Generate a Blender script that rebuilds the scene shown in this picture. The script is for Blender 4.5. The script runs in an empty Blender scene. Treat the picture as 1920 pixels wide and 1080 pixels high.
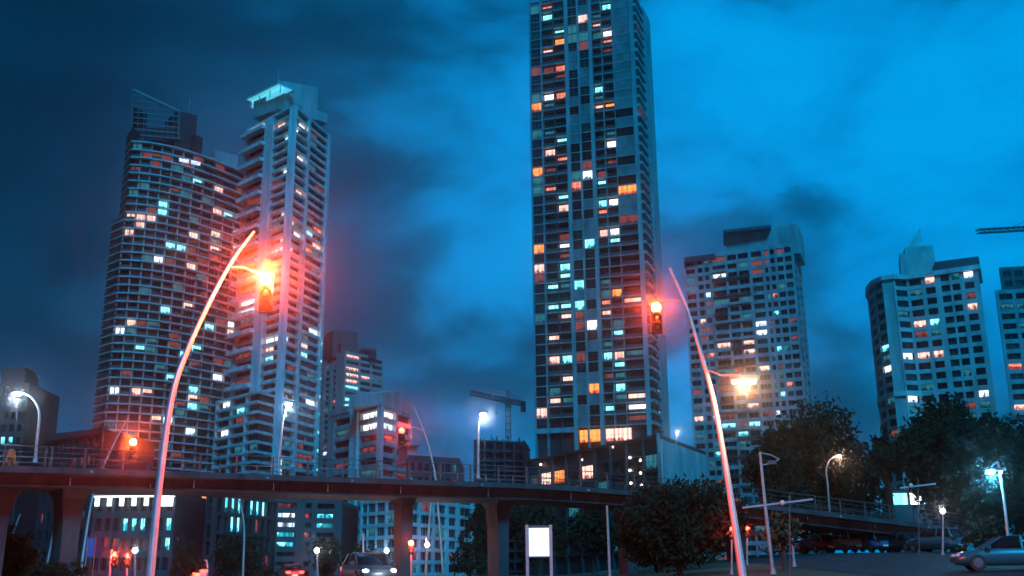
import bpy, math, random
from mathutils import Vector, Matrix
random.seed(7)
R = math.radians
SC = bpy.context.scene
COL = SC.collection

# ------------------------------------------------------------------ camera
FPX, PITCH, ROLL, CAMZ = 1950.0, R(15.34), -0.0098, 0.5
cam_d = bpy.data.cameras.new('camera'); cam = bpy.data.objects.new('camera', cam_d); COL.objects.link(cam)
cam_d.sensor_width = 36.0; cam_d.lens = FPX / 1920 * 36.0; cam_d.clip_end = 6000; cam_d.clip_start = 0.05
CR = Matrix.Rotation(math.pi / 2 + PITCH, 3, 'X') @ Matrix.Rotation(ROLL, 3, 'Z')
cam.matrix_world = Matrix.Translation((0, 0, CAMZ)) @ CR.to_4x4()
SC.camera = cam
SC.view_settings.view_transform = 'Standard'; SC.view_settings.look = 'None'
SC.view_settings.exposure = 0.0; SC.view_settings.gamma = 1.0
SC.cycles.use_denoising = True
SC.cycles.max_bounces = 6; SC.cycles.diffuse_bounces = 2; SC.cycles.glossy_bounces = 2
SC.cycles.transmission_bounces = 4; SC.cycles.volume_bounces = 0
SC.cycles.caustics_reflective = False; SC.cycles.caustics_refractive = False
SC.cycles.sample_clamp_indirect = 4.0

def ray(px, py):
    return CR @ Vector(((px - 960) / FPX, -(py - 540) / FPX, -1.0))
def P(px, py, y):                      # world point seen at a pixel of the photo, at world depth y
    d = ray(px, py); t = y / d.y
    return Vector((d.x * t, y, CAMZ + d.z * t))
def XY(px, y, py=600):
    p = P(px, py, y); return (p.x, p.y)
def ZZ(px, py, y):
    return P(px, py, y).z
CRT = CR.transposed()
def proj(p):
    v = CRT @ (Vector(p) - Vector((0, 0, CAMZ)))
    return (960 + FPX * v.x / -v.z, 540 - FPX * v.y / -v.z)

# ------------------------------------------------------------------ world: blue dusk under broken cloud
SUN_EL, SUN_ROT = R(9), R(70)
w = bpy.data.worlds.new('World'); SC.world = w; w.use_nodes = True
nt = w.node_tree; N = nt.nodes; L = nt.links
for n in list(N): N.remove(n)
out = N.new('ShaderNodeOutputWorld'); bg = N.new('ShaderNodeBackground')
sky = N.new('ShaderNodeTexSky'); sky.sky_type = 'NISHITA'; sky.sun_disc = False
sky.sun_elevation = SUN_EL; sky.sun_rotation = SUN_ROT; sky.air_density = 1.5; sky.dust_density = 0.6; sky.ozone_density = 3.0
tc = N.new('ShaderNodeTexCoord')
mp = N.new('ShaderNodeMapping'); mp.inputs['Scale'].default_value = (1.25, 1.25, 2.3); mp.inputs['Location'].default_value = (0.4, 1.2, 0.3)
mp.inputs['Rotation'].default_value = (0.0, R(-24), 0.0)
n1 = N.new('ShaderNodeTexNoise'); n1.inputs['Scale'].default_value = 1.9; n1.inputs['Detail'].default_value = 6; n1.inputs['Roughness'].default_value = 0.52; n1.inputs['Distortion'].default_value = 0.5
r1 = N.new('ShaderNodeValToRGB'); r1.color_ramp.elements[0].position = 0.32; r1.color_ramp.elements[1].position = 0.68
r1.color_ramp.elements[0].color = (0.15, 0.15, 0.15, 1); r1.color_ramp.elements[1].color = (1, 1, 1, 1); r1.color_ramp.interpolation = 'EASE'
# the afterglow lies to the right: a broad slope over the whole dome
dot = N.new('ShaderNodeVectorMath'); dot.operation = 'DOT_PRODUCT'; dot.inputs[1].default_value = (0.93, 0.30, -0.15)
mr = N.new('ShaderNodeMapRange'); mr.inputs['From Min'].default_value = -0.40; mr.inputs['From Max'].default_value = 0.50
mr.inputs['To Min'].default_value = 0.08; mr.inputs['To Max'].default_value = 1.0; mr.interpolation_type = 'SMOOTHSTEP'
mul = N.new('ShaderNodeMath'); mul.operation = 'MULTIPLY'
n2 = N.new('ShaderNodeTexNoise'); n2.inputs['Scale'].default_value = 4.6; n2.inputs['Detail'].default_value = 7; n2.inputs['Roughness'].default_value = 0.55; n2.inputs['Distortion'].default_value = 0.35
r2 = N.new('ShaderNodeMapRange'); r2.inputs['From Min'].default_value = 0.32; r2.inputs['From Max'].default_value = 0.66; r2.inputs['To Min'].default_value = 0.34; r2.inputs['To Max'].default_value = 1.08; r2.interpolation_type = 'SMOOTHSTEP'
mul2 = N.new('ShaderNodeMath'); mul2.operation = 'MULTIPLY'
cr = N.new('ShaderNodeValToRGB')
e = cr.color_ramp.elements
e[0].position = 0.0; e[0].color = (0.0, 0.012, 0.034, 1)
e[1].position = 1.0; e[1].color = (0.0, 0.30, 0.70, 1)
m = e.new(0.28); m.color = (0.0, 0.062, 0.155, 1)
m = e.new(0.62); m.color = (0.0, 0.215, 0.55, 1)
tint = N.new('ShaderNodeMix'); tint.data_type = 'RGBA'; tint.blend_type = 'MULTIPLY'; tint.inputs[0].default_value = 1.0
tint.inputs[7].default_value = (0.0, 0.004, 0.008, 1)
add = N.new('ShaderNodeMix'); add.data_type = 'RGBA'; add.blend_type = 'ADD'; add.inputs[0].default_value = 1.0
L.new(tc.outputs['Generated'], mp.inputs['Vector']); L.new(mp.outputs[0], n1.inputs['Vector'])
L.new(n1.outputs['Fac'], r1.inputs[0])
L.new(tc.outputs['Generated'], dot.inputs[0]); L.new(dot.outputs['Value'], mr.inputs['Value'])
L.new(r1.outputs[0], mul.inputs[0]); L.new(mr.outputs[0], mul.inputs[1])
L.new(mp.outputs[0], n2.inputs['Vector']); L.new(n2.outputs['Fac'], r2.inputs['Value']); L.new(mul.outputs[0], mul2.inputs[0]); L.new(r2.outputs[0], mul2.inputs[1]); L.new(mul2.outputs[0], cr.inputs[0])
L.new(sky.outputs[0], tint.inputs[6]); L.new(cr.outputs[0], add.inputs[6]); L.new(tint.outputs[2], add.inputs[7])
L.new(add.outputs[2], bg.inputs['Color']); bg.inputs['Strength'].default_value = 1.25
L.new(bg.outputs[0], out.inputs['Surface'])

sd = bpy.data.lights.new('sun', 'SUN'); so = bpy.data.objects.new('sun', sd); COL.objects.link(so)
sd.energy = 3.6; sd.angle = R(14); sd.color = (0.0, 0.47, 1.0)
so.rotation_euler = (R(48), 0, R(12))

# ------------------------------------------------------------------ materials
MATS = {}
def mat(name, col, rough=0.7, metal=0.0, noise=0.25, scale=0.6, bump=0.0, emit=None, es=0.0, spec=0.5, streak=None):
    if name in MATS: return MATS[name]
    m = bpy.data.materials.new(name); m.use_nodes = True
    t = m.node_tree; b = t.nodes['Principled BSDF']
    b.inputs['Roughness'].default_value = rough; b.inputs['Metallic'].default_value = metal
    b.inputs['Specular IOR Level'].default_value = spec
    if noise:
        tc = t.nodes.new('ShaderNodeTexCoord'); nz = t.nodes.new('ShaderNodeTexNoise')
        nz.inputs['Scale'].default_value = scale; nz.inputs['Detail'].default_value = 5
        rp = t.nodes.new('ShaderNodeValToRGB')
        rp.color_ramp.elements[0].position = 0.3; rp.color_ramp.elements[1].position = 0.72
        lo = [c * (1 - noise) for c in col]; hi = [min(1, c * (1 + noise * 0.6)) for c in col]
        rp.color_ramp.elements[0].color = (*lo, 1); rp.color_ramp.elements[1].color = (*hi, 1)
        if streak:
            ge = t.nodes.new('ShaderNodeNewGeometry'); mpn = t.nodes.new('ShaderNodeMapping'); mpn.inputs['Scale'].default_value = (1, 1, streak)
            t.links.new(ge.outputs['Position'], mpn.inputs['Vector']); t.links.new(mpn.outputs[0], nz.inputs['Vector'])
        else: t.links.new(tc.outputs['Object'], nz.inputs['Vector'])
        t.links.new(nz.outputs['Fac'], rp.inputs[0])
        t.links.new(rp.outputs[0], b.inputs['Base Color'])
        if bump:
            bm = t.nodes.new('ShaderNodeBump'); bm.inputs['Strength'].default_value = bump
            t.links.new(nz.outputs['Fac'], bm.inputs['Height']); t.links.new(bm.outputs[0], b.inputs['Normal'])
    else:
        b.inputs['Base Color'].default_value = (*col, 1)
    if emit:
        b.inputs['Emission Color'].default_value = (*emit, 1); b.inputs['Emission Strength'].default_value = es
        m.cycles.emission_sampling = 'NONE'
    MATS[name] = m
    return m
def litmat(name, c1, c2, s):           # a lit room behind glass: uneven blocks of furniture, curtain and lamp
    m = bpy.data.materials.new(name); m.use_nodes = True; t = m.node_tree
    b = t.nodes['Principled BSDF']; b.inputs['Base Color'].default_value = (0.02, 0.02, 0.02, 1); b.inputs['Roughness'].default_value = 0.15
    oi = t.nodes.new('ShaderNodeObjectInfo'); tc = t.nodes.new('ShaderNodeTexCoord')
    def math_(op, a, b_=None):
        n = t.nodes.new('ShaderNodeMath'); n.operation = op
        for q, v in enumerate((a, b_)):
            if v is None: continue
            if isinstance(v, (int, float)): n.inputs[q].default_value = v
            else: t.links.new(v, n.inputs[q])
        return n.outputs[0]
    sx = t.nodes.new('ShaderNodeSeparateXYZ'); t.links.new(tc.outputs['Object'], sx.inputs[0])
    def noise1(v, sc, seed):
        n = t.nodes.new('ShaderNodeTexNoise'); n.noise_dimensions = '2D'; n.inputs['Scale'].default_value = sc; n.inputs['Detail'].default_value = 1
        c = t.nodes.new('ShaderNodeCombineXYZ'); t.links.new(v, c.inputs[0]); t.links.new(math_('MULTIPLY', oi.outputs['Random'], seed), c.inputs[1]); t.links.new(c.outputs[0], n.inputs['Vector']); return n.outputs['Fac']
    curtain = noise1(sx.outputs[0], 1.3, 97.0)                       # drawn curtains, folds, wall pieces
    edge = math_('ADD', math_('MULTIPLY', noise1(sx.outputs[0], 0.9, 41.0), 2.6), -0.55)   # skyline of furniture
    up = math_('GREATER_THAN', sx.outputs[2], edge)
    fac = math_('ADD', math_('MULTIPLY', curtain, 1.05), math_('MULTIPLY', up, 0.30))
    fac = math_('SUBTRACT', fac, math_('MULTIPLY', math_('SUBTRACT', 1.0, up), 0.22))
    rp = t.nodes.new('ShaderNodeValToRGB'); rp.color_ramp.interpolation = 'LINEAR'
    e = rp.color_ramp.elements; e[0].position = 0.15; e[0].color = (c1[0] * .08, c1[1] * .08, c1[2] * .08, 1); e[1].position = 0.95; e[1].color = (*c2, 1)
    k = e.new(0.45); k.color = (*c1, 1)
    t.links.new(fac, rp.inputs[0]); t.links.new(rp.outputs[0], b.inputs['Emission Color'])
    b.inputs['Emission Strength'].default_value = s
    m.cycles.emission_sampling = 'NONE'; MATS[name] = m
    return m

WHITE = mat('white_render', (0.62, 0.62, 0.62), 0.8, noise=0.35, scale=0.45, streak=0.22)
CONC = mat('concrete', (0.52, 0.51, 0.50), 0.85, noise=0.38, scale=0.45, bump=0.1, streak=0.25)
GREYC = mat('grey_render', (0.36, 0.36, 0.37), 0.8, noise=0.4, scale=0.45, streak=0.2)
DARKC = mat('dark_cladding', (0.05, 0.05, 0.057), 0.6, noise=0.35, scale=0.2)
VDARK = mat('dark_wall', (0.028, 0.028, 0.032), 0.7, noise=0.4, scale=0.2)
BLUEP = mat('metal_louvre', (0.28, 0.30, 0.32), 0.5, noise=0.4, scale=0.5, streak=0.6)
FRAME = mat('window_frame', (0.30, 0.30, 0.31), 0.5, noise=0.0)
FRAMED = mat('dark_window_frame', (0.06, 0.06, 0.065), 0.5, noise=0.0)
GLASS = mat('dark_glass', (0.010, 0.012, 0.014), 0.08, noise=0.5, scale=0.5, spec=0.6)
GLASS2 = mat('curtained_glass', (0.07, 0.065, 0.06), 0.2, noise=0.6, scale=0.9, spec=0.6)
BRICKR = mat('red_brown_render', (0.24, 0.09, 0.09), 0.8, noise=0.25, scale=0.2)
STEEL = mat('galvanised_steel', (0.42, 0.42, 0.42), 0.45, 0.4, noise=0.2, scale=1.5)
DSTEEL = mat('dark_steel', (0.11, 0.11, 0.115), 0.5, 0.4, noise=0.3, scale=1.5)
BLACK = mat('black_plastic', (0.015, 0.015, 0.016), 0.5, noise=0.0)
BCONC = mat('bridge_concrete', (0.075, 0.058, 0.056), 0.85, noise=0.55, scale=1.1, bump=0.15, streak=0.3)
ASPH = mat('asphalt', (0.042, 0.042, 0.044), 0.85, noise=0.5, scale=0.8, bump=0.2, spec=0.15)
PAVE = mat('pavement', (0.22, 0.21, 0.20), 0.8, noise=0.3, scale=0.8)
GRASS = mat('grass', (0.045, 0.06, 0.025), 0.9, noise=0.5, scale=0.7, bump=0.4)
PAINT = mat('road_paint', (0.75, 0.75, 0.72), 0.6, noise=0.2, scale=2)
LEAF = mat('leaf', (0.024, 0.032, 0.016), 0.85, noise=0.5, scale=0.35, spec=0.1)
LEAF2 = mat('leaf_dark', (0.016, 0.024, 0.012), 0.85, noise=0.5, scale=0.35, spec=0.1)
LEAFA = mat('leaf_amber', (0.12, 0.07, 0.02), 0.6, noise=0.4, scale=0.5)
BARK = mat('bark', (0.07, 0.05, 0.04), 0.9, noise=0.4, scale=2)
ORANGE = mat('orange_plastic', (0.55, 0.12, 0.02), 0.5, noise=0.1)
BLUEF = mat('blue_cloth', (0.03, 0.15, 0.55), 0.7, noise=0.2)
L_W = litmat('lit_white', (0.55, 0.75, 0.95), (1.0, 0.95, 0.95), 2.4)
L_C = litmat('lit_cyan', (0.02, 0.45, 0.62), (0.35, 0.95, 1.0), 2.2)
L_P = litmat('lit_peach', (0.70, 0.20, 0.16), (1.0, 0.72, 0.60), 1.8)
L_R = litmat('lit_red', (0.45, 0.03, 0.03), (1.0, 0.30, 0.18), 1.6)
L_O = litmat('lit_amber', (0.80, 0.11, 0.015), (1.0, 0.36, 0.08), 1.9)
D_R = litmat('dim_red_room', (0.22, 0.03, 0.035), (0.5, 0.12, 0.10), 0.55)
D_C = litmat('dim_cyan_room', (0.01, 0.12, 0.17), (0.05, 0.40, 0.50), 0.55)
LIT = {'w': L_W, 'c': L_C, 'p': L_P, 'r': L_R, 'o': L_O}

# ------------------------------------------------------------------ mesh helpers
class MB:
    def __init__(s): s.v = []; s.f = []; s.m = []; s.sm = []
    def add(s, vs, fs, mi=0, smooth=False):
        o = len(s.v); s.v.extend([tuple(v) for v in vs])
        for f in fs: s.f.append([i + o for i in f]); s.m.append(mi); s.sm.append(smooth)
        return s
    def box(s, x0, x1, y0, y1, z0, z1, mi=0):
        vs = [(x0, y0, z0), (x1, y0, z0), (x1, y1, z0), (x0, y1, z0), (x0, y0, z1), (x1, y0, z1), (x1, y1, z1), (x0, y1, z1)]
        return s.add(vs, [(0, 3, 2, 1), (4, 5, 6, 7), (0, 1, 5, 4), (1, 2, 6, 5), (2, 3, 7, 6), (3, 0, 4, 7)], mi)
    def prism(s, poly, z0, z1, mi=0):          # poly counter-clockwise
        n = len(poly)
        vs = [(p[0], p[1], z0) for p in poly] + [(p[0], p[1], z1) for p in poly]
        fs = [list(range(n - 1, -1, -1)), list(range(n, 2 * n))] + [(i, (i + 1) % n, n + (i + 1) % n, n + i) for i in range(n)]
        return s.add(vs, fs, mi)
    def tube(s, pts, rad, n=8, mi=0, cap=True):
        pts = [Vector(p) for p in pts]; k = len(pts)
        if not isinstance(rad, (list, tuple)): rad = [rad] * k
        rings = []; up = None
        for i, p in enumerate(pts):
            t = (pts[min(i + 1, k - 1)] - pts[max(i - 1, 0)]).normalized()
            if up is None: up = Vector((0, 0, 1)) if abs(t.z) < 0.9 else Vector((1, 0, 0))
            a = t.cross(up).normalized(); b = a.cross(t).normalized(); up = b
            rings.append([p + (a * math.cos(2 * math.pi * j / n) + b * math.sin(2 * math.pi * j / n)) * rad[i] for j in range(n)])
        vs = [q for r in rings for q in r]
        fs = [(i * n + j, i * n + (j + 1) % n, (i + 1) * n + (j + 1) % n, (i + 1) * n + j) for i in range(k - 1) for j in range(n)]
        s.add(vs, fs, mi, True)
        if cap: s.add(rings[0], [list(range(n - 1, -1, -1))], mi); s.add(rings[-1], [list(range(n))], mi)
        return s
    def bar(s, a, b, w, mi=0):                 # square bar between two points
        a = Vector(a); b = Vector(b); t = (b - a).normalized()
        u = t.cross(Vector((0, 0, 1)) if abs(t.z) < 0.95 else Vector((1, 0, 0))).normalized() * w / 2; q = t.cross(u).normalized() * w / 2
        vs = [a - u - q, a + u - q, a + u + q, a - u + q, b - u - q, b + u - q, b + u + q, b - u + q]
        return s.add(vs, [(0, 3, 2, 1), (4, 5, 6, 7), (0, 1, 5, 4), (1, 2, 6, 5), (2, 3, 7, 6), (3, 0, 4, 7)], mi)
    def ball(s, c, r, n=10, mi=0, sz=1.0):
        vs = []; fs = []; h = n // 2
        for i in range(h + 1):
            th = math.pi * i / h
            for j in range(n):
                ph = 2 * math.pi * j / n
                vs.append((c[0] + r * math.sin(th) * math.cos(ph), c[1] + r * math.sin(th) * math.sin(ph), c[2] + r * sz * math.cos(th)))
        for i in range(h):
            for j in range(n): fs.append((i * n + j, (i + 1) * n + j, (i + 1) * n + (j + 1) % n, i * n + (j + 1) % n))
        return s.add(vs, fs, mi, True)
    def mesh(s, name, mats):
        me = bpy.data.meshes.new(name); me.from_pydata(s.v, [], s.f)
        for m in mats: me.materials.append(m)
        me.polygons.foreach_set('material_index', s.m); me.polygons.foreach_set('use_smooth', s.sm)
        me.update(); return me
    def build(s, name, mats, parent=None, loc=None):
        return link(name, s.mesh(name, mats if isinstance(mats, list) else [mats]), parent, loc)
def link(name, me, parent=None, loc=None, rz=0.0):
    o = bpy.data.objects.new(name, me); COL.objects.link(o)
    if parent: o.parent = parent
    if loc is not None: o.location = loc
    if rz: o.rotation_euler.z = rz
    return o
def tag(o, label=None, cat=None, group=None, kind=None):
    if label: o['label'] = label
    if cat: o['category'] = cat
    if group: o['group'] = group
    if kind: o['kind'] = kind
    return o
def thing(name, label, cat, loc=(0, 0, 0), rz=0.0, group=None):
    o = bpy.data.objects.new(name, None); COL.objects.link(o); o.location = loc; o.rotation_euler.z = rz; o.empty_display_size = 0.5
    return tag(o, label, cat, group)
def point_light(parent, loc, power, col, rad=0.15):
    d = bpy.data.lights.new('lamp_light', 'POINT'); d.energy = power; d.color = col; d.shadow_soft_size = rad
    o = bpy.data.objects.new('lamp_light', d); COL.objects.link(o); o.parent = parent; o.location = loc
    return o

def spot_light(parent, loc, power, col, face, rad=0.1):
    d = bpy.data.lights.new('lamp_light', 'SPOT'); d.energy = power; d.color = col; d.shadow_soft_size = rad; d.spot_size = R(168); d.spot_blend = 0.25
    o = bpy.data.objects.new('lamp_light', d); COL.objects.link(o); o.parent = parent; o.location = loc
    o.rotation_euler = Vector(face).to_track_quat('-Z', 'Y').to_euler(); return o
def sst(a, b, x):
    t = max(0, min(1, (x - a) / (b - a))); return t * t * (3 - 2 * t)
def ground(x, y):
    u = x + 0.384 * y - 14                     # distance beyond the near road's centre line, to its right
    return sst(9, 30, u) * sst(-4, 22, x - 0.05 * y) * sst(22, 95, y) * 1.9

# ------------------------------------------------------------------ ground, road, pavement
gx = [-3000, -1200, -500, -250, -120, -60, -40, -30, -20, -14, -8, -4, 0, 4, 8, 12, 16, 20, 24, 28, 34, 40, 50, 60, 80, 120, 250, 500, 1200, 3000]
gy = [-600, -100, -30, 0, 10, 18, 24, 30, 36, 42, 48, 54, 60, 66, 72, 80, 90, 100, 120, 160, 250, 400, 700, 1500, 4000]
b = MB()
b.add([(x, y, ground(x, y)) for y in gy for x in gx], [(j * len(gx) + i, j * len(gx) + i + 1, (j + 1) * len(gx) + i + 1, (j + 1) * len(gx) + i) for j in range(len(gy) - 1) for i in range(len(gx) - 1)], 0, True)
tag(b.build('ground', GRASS), kind='structure')
RD = Vector((-0.384, 1, 0)).normalized(); RN = Vector((RD.y, -RD.x, 0)); R0 = Vector((14, 0, 0))
def road_pt(s, off, z=0.0): p = R0 + RD * s + RN * off; return Vector((p.x, p.y, z))
def strip(name, o0, o1, z, m, s0=-60, s1=420, th=0.0):
    b = MB(); vs = [road_pt(s0, o0, z), road_pt(s0, o1, z), road_pt(s1, o1, z), road_pt(s1, o0, z)]
    if th:
        vs = [v - Vector((0, 0, th)) for v in vs] + vs
        b.add(vs, [(0, 3, 2, 1), (4, 5, 6, 7), (0, 1, 5, 4), (1, 2, 6, 5), (2, 3, 7, 6), (3, 0, 4, 7)])
    else: b.add(vs, [(0, 1, 2, 3)])
    return tag(b.build(name, m), kind='structure')
strip('road', -6.6, 6.6, 0.012, ASPH)
strip('pavement', -9.4, -6.9, 0.14, PAVE, th=0.16)
strip('pavement', 6.9, 8.9, 0.14, PAVE, th=0.16)
strip('kerb', -6.9, -6.6, 0.15, CONC, th=0.17)
strip('kerb', 6.6, 6.9, 0.15, CONC, th=0.17)
for o in (-6.2, 6.1): strip('road_marking', o, o + 0.12, 0.017, PAINT)
for i in range(34):
    strip('road_marking', -0.07, 0.07, 0.017, PAINT, s0=-20 + i * 9, s1=-16 + i * 9)

b = MB(); lx = [x for x in gx if 16 <= x <= 60]; ly = [y for y in gy if 42 <= y <= 100]
b.add([(x, y, ground(x, y) + 0.02) for y in ly for x in lx], [(j * len(lx) + i, j * len(lx) + i + 1, (j + 1) * len(lx) + i + 1, (j + 1) * len(lx) + i) for j in range(len(ly) - 1) for i in range(len(lx) - 1)], 0, True)
tag(b.build('parking_lot', ASPH), kind='structure')
# ------------------------------------------------------------------ buildings
def offset(poly, ds):
    n = len(poly); res = []
    if not isinstance(ds, (list, tuple)): ds = [ds] * n
    ln = []
    for i in range(n):
        a = Vector(poly[i]); c = Vector(poly[(i + 1) % n]); d = (c - a).normalized(); nn = Vector((d.y, -d.x))
        ln.append((a + nn * ds[i], d))
    for i in range(n):
        (p, d), (q, e) = ln[i - 1], ln[i]
        den = d.x * e.y - d.y * e.x
        if abs(den) < 1e-5: res.append(tuple(q)); continue
        t = ((q.x - p.x) * e.y - (q.y - p.y) * e.x) / den
        res.append(tuple(p + d * t))
    return res
WM = {}
def window_mesh(wd, h, nx, ny, fm):
    k = (round(wd, 2), round(h, 2), nx, ny, fm.name)
    if k in WM: return WM[k]
    b = MB(); f = 0.07
    b.add([(0, 0.05, 0), (wd, 0.05, 0), (wd, 0.05, h), (0, 0.05, h)], [(0, 1, 2, 3)], 1)
    for i in range(nx + 1):
        x = wd * i / nx; x0 = max(0, x - f / 2) if i < nx else wd - f
        x0 = 0 if i == 0 else x0
        b.box(x0, x0 + f, -0.03, 0.045, 0, h, 0)
    for j in range(ny + 1):
        z = h * j / ny; z0 = 0 if j == 0 else (h - f if j == ny else z - f / 2)
        b.box(0.001, wd - 0.001, -0.025, 0.04, z0, z0 + f, 0)
    WM[k] = b.mesh('window', [fm, GLASS]); return WM[k]
class Building:
    def __init__(s, name, label, cat, poly, group=None, cap=300):
        cx = sum(p[0] for p in poly) / len(poly); cy = sum(p[1] for p in poly) / len(poly)
        s.o = Vector((cx, cy, 0)); s.poly = [(p[0] - cx, p[1] - cy) for p in poly]
        s.root = thing(name, label, cat, s.o, group=group); s.w = []; s.lit = []; s.cap = cap
    def loc(s, p): return (p[0] - s.o.x, p[1] - s.o.y)
    def core(s, inset, z0, z1, m, name='wall'):
        b = MB(); b.prism(offset(s.poly, [-i for i in inset] if isinstance(inset, (list, tuple)) else -inset), z0, z1); return b.build(name, m, s.root)
    def slabs(s, zs, th, proud, m, name='floor_slab', poly=None, z=None):
        b = MB(); b.prism(offset(poly or s.poly, proud), 0, th); me = b.mesh(name, [m])
        for z in zs: link(name, me, s.root, (0, 0, z))
    def face(s, i, poly=None):
        poly = poly or s.poly
        return Vector(poly[i]), Vector(poly[(i + 1) % len(poly)])
    def pier(s, A, B, u0, u1, z0, z1, proud, depth, m, name='pier'):
        d = (B - A).normalized(); b = MB(); b.box(u0, u1, -proud, depth, 0, z1 - z0)
        return link(name, b.mesh(name, [m]), s.root, (A.x, A.y, z0), math.atan2(d.y, d.x))
    def window(s, A, B, u, z, wd, h, rec, nx, ny, fm=FRAME, gl=None):
        d = (B - A).normalized(); n = Vector((-d.y, d.x)); p = A + d * u + n * rec
        s.w.append([Vector((p.x, p.y, z)), math.atan2(d.y, d.x), wd, h, nx, ny, fm, gl, d])
    def finish(s, lights=(), pick=True, rate=0.0, cols='wcp'):
        rnd = random.Random(len(s.w)); cen = []
        for k in s.w:
            c = s.o + k[0] + Vector((k[8].x * k[2] / 2, k[8].y * k[2] / 2, k[3] / 2)); cen.append((proj(c), c))
        for (px, py, c) in lights:
            best = min(range(len(s.w)), key=lambda i: (cen[i][0][0] - px) ** 2 + (cen[i][0][1] - py) ** 2)
            s.w[best][7] = LIT[c]; s.w[best].append('lit')
        order = sorted(range(len(s.w)), key=lambda i: (len(s.w[i]) < 10, not (0 < cen[i][0][0] < 1920 and 0 < cen[i][0][1] < 1075), cen[i][1].length))
        rest = MB()
        for q, i in enumerate(order):
            p, rz, wd, h, nx, ny, fm, gl, d = s.w[i][:9]
            if gl is None:
                t = rnd.random(); gl = GLASS if t > 0.3 else (GLASS2 if t > .21 else (D_R if t > .12 else (D_C if t > .02 else GLASS2)))
                if rate and rnd.random() < rate: gl = LIT[rnd.choice(cols)]
            me = window_mesh(wd, h, nx, ny, fm)
            if q < s.cap:
                o = link('window', me, s.root, p, rz)
                if gl is not GLASS: o.material_slots[1].link = 'OBJECT'; o.material_slots[1].material = gl
            else:
                M = Matrix.Translation(p) @ Matrix.Rotation(rz, 4, 'Z')
                mi = {GLASS.name: 1, GLASS2.name: 2, D_R.name: 3, D_C.name: 4}.get(gl.name, 1)
                base = len(rest.v); rest.v.extend([tuple(M @ v.co) for v in me.vertices])
                for f in me.polygons: rest.f.append([base + j for j in f.vertices]); rest.m.append(mi if f.material_index else 0); rest.sm.append(False)
        if rest.v: tag(rest.build('window', [FRAME, GLASS, GLASS2, D_R, D_C], s.root), kind='stuff')
        return s.root

# ---- tall condominium tower in the middle
c0 = XY(1212, 300); l0 = XY(1000, 311); r0 = XY(1246, 325); bk = (l0[0] + (r0[0] - c0[0]), l0[1] + (r0[1] - c0[1]))
ct = Building('condominium_tower', 'tallest tower, slim blue-grey slab of balconies rising out of the frame', 'tower', [l0, c0, r0, bk])
CTF = 3.22; CTZ0 = ZZ(1120, 800, 305); CTN = 44
zs = [CTZ0 + k * CTF for k in range(CTN + 1)]; CTT = zs[-1] + 2
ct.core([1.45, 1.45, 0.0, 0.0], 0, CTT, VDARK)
ct.slabs(zs, 0.30, [0.0, 0.0, -0.05, -0.05], GREYC)
A, B = ct.face(0); Ln = (B - A).length
cols = [(.014, .108, 'a'), (.122, .230, 'b'), (.238, .345, 'b'), (.378, .465, 'd'), (.482, .573, 'd'), (.606, .692, 'b'), (.700, .796, 'b'), (.802, .965, 'h')]
edges = [0] + [v for c in cols for v in c[:2]] + [1]
for q in range(0, len(edges), 2):
    wide = edges[q] in (.345, .573, .965, .465)
    ct.pier(A, B, edges[q] * Ln, edges[q + 1] * Ln, 0, CTT, 0.34 if wide else (0.12 if q not in (4, 12, 14) else 0.06), 1.5, GREYC if wide else (DARKC if edges[q] == 0.23 else BLUEP))
rnd = random.Random(3)
lou = {}
def louvre(wd, h):
    k = round(wd, 2)
    if k not in lou:
        b = MB(); b.box(0, wd, 0.1, 0.16, 0, h)
        for j in range(6): b.box(0.03, wd - 0.03, 0.0, 0.09, 0.12 + j * h / 6, 0.12 + j * h / 6 + 0.28)
        lou[k] = b.mesh('louvre_panel', [BLUEP])
    return lou[k]
rail = {}
def railing(wd, kind):
    k = (round(wd, 2), kind)
    if k not in rail:
        b = MB(); b.box(0, wd, 0, 0.05, 1.0, 1.06)
        if kind == 'bars':
            for j in range(int(wd / 0.35) + 1): b.box(j * 0.35, j * 0.35 + 0.035, 0.005, 0.04, 0, 1.0)
        else: b.box(0.02, wd - 0.02, 0.012, 0.032, 0.05, 0.98)
        rail[k] = b.mesh('balcony_railing', [DSTEEL if kind == 'bars' else DARKC])
    return rail[k]
ang0 = math.atan2((B - A).y, (B - A).x); dAB = (B - A).normalized()
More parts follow.
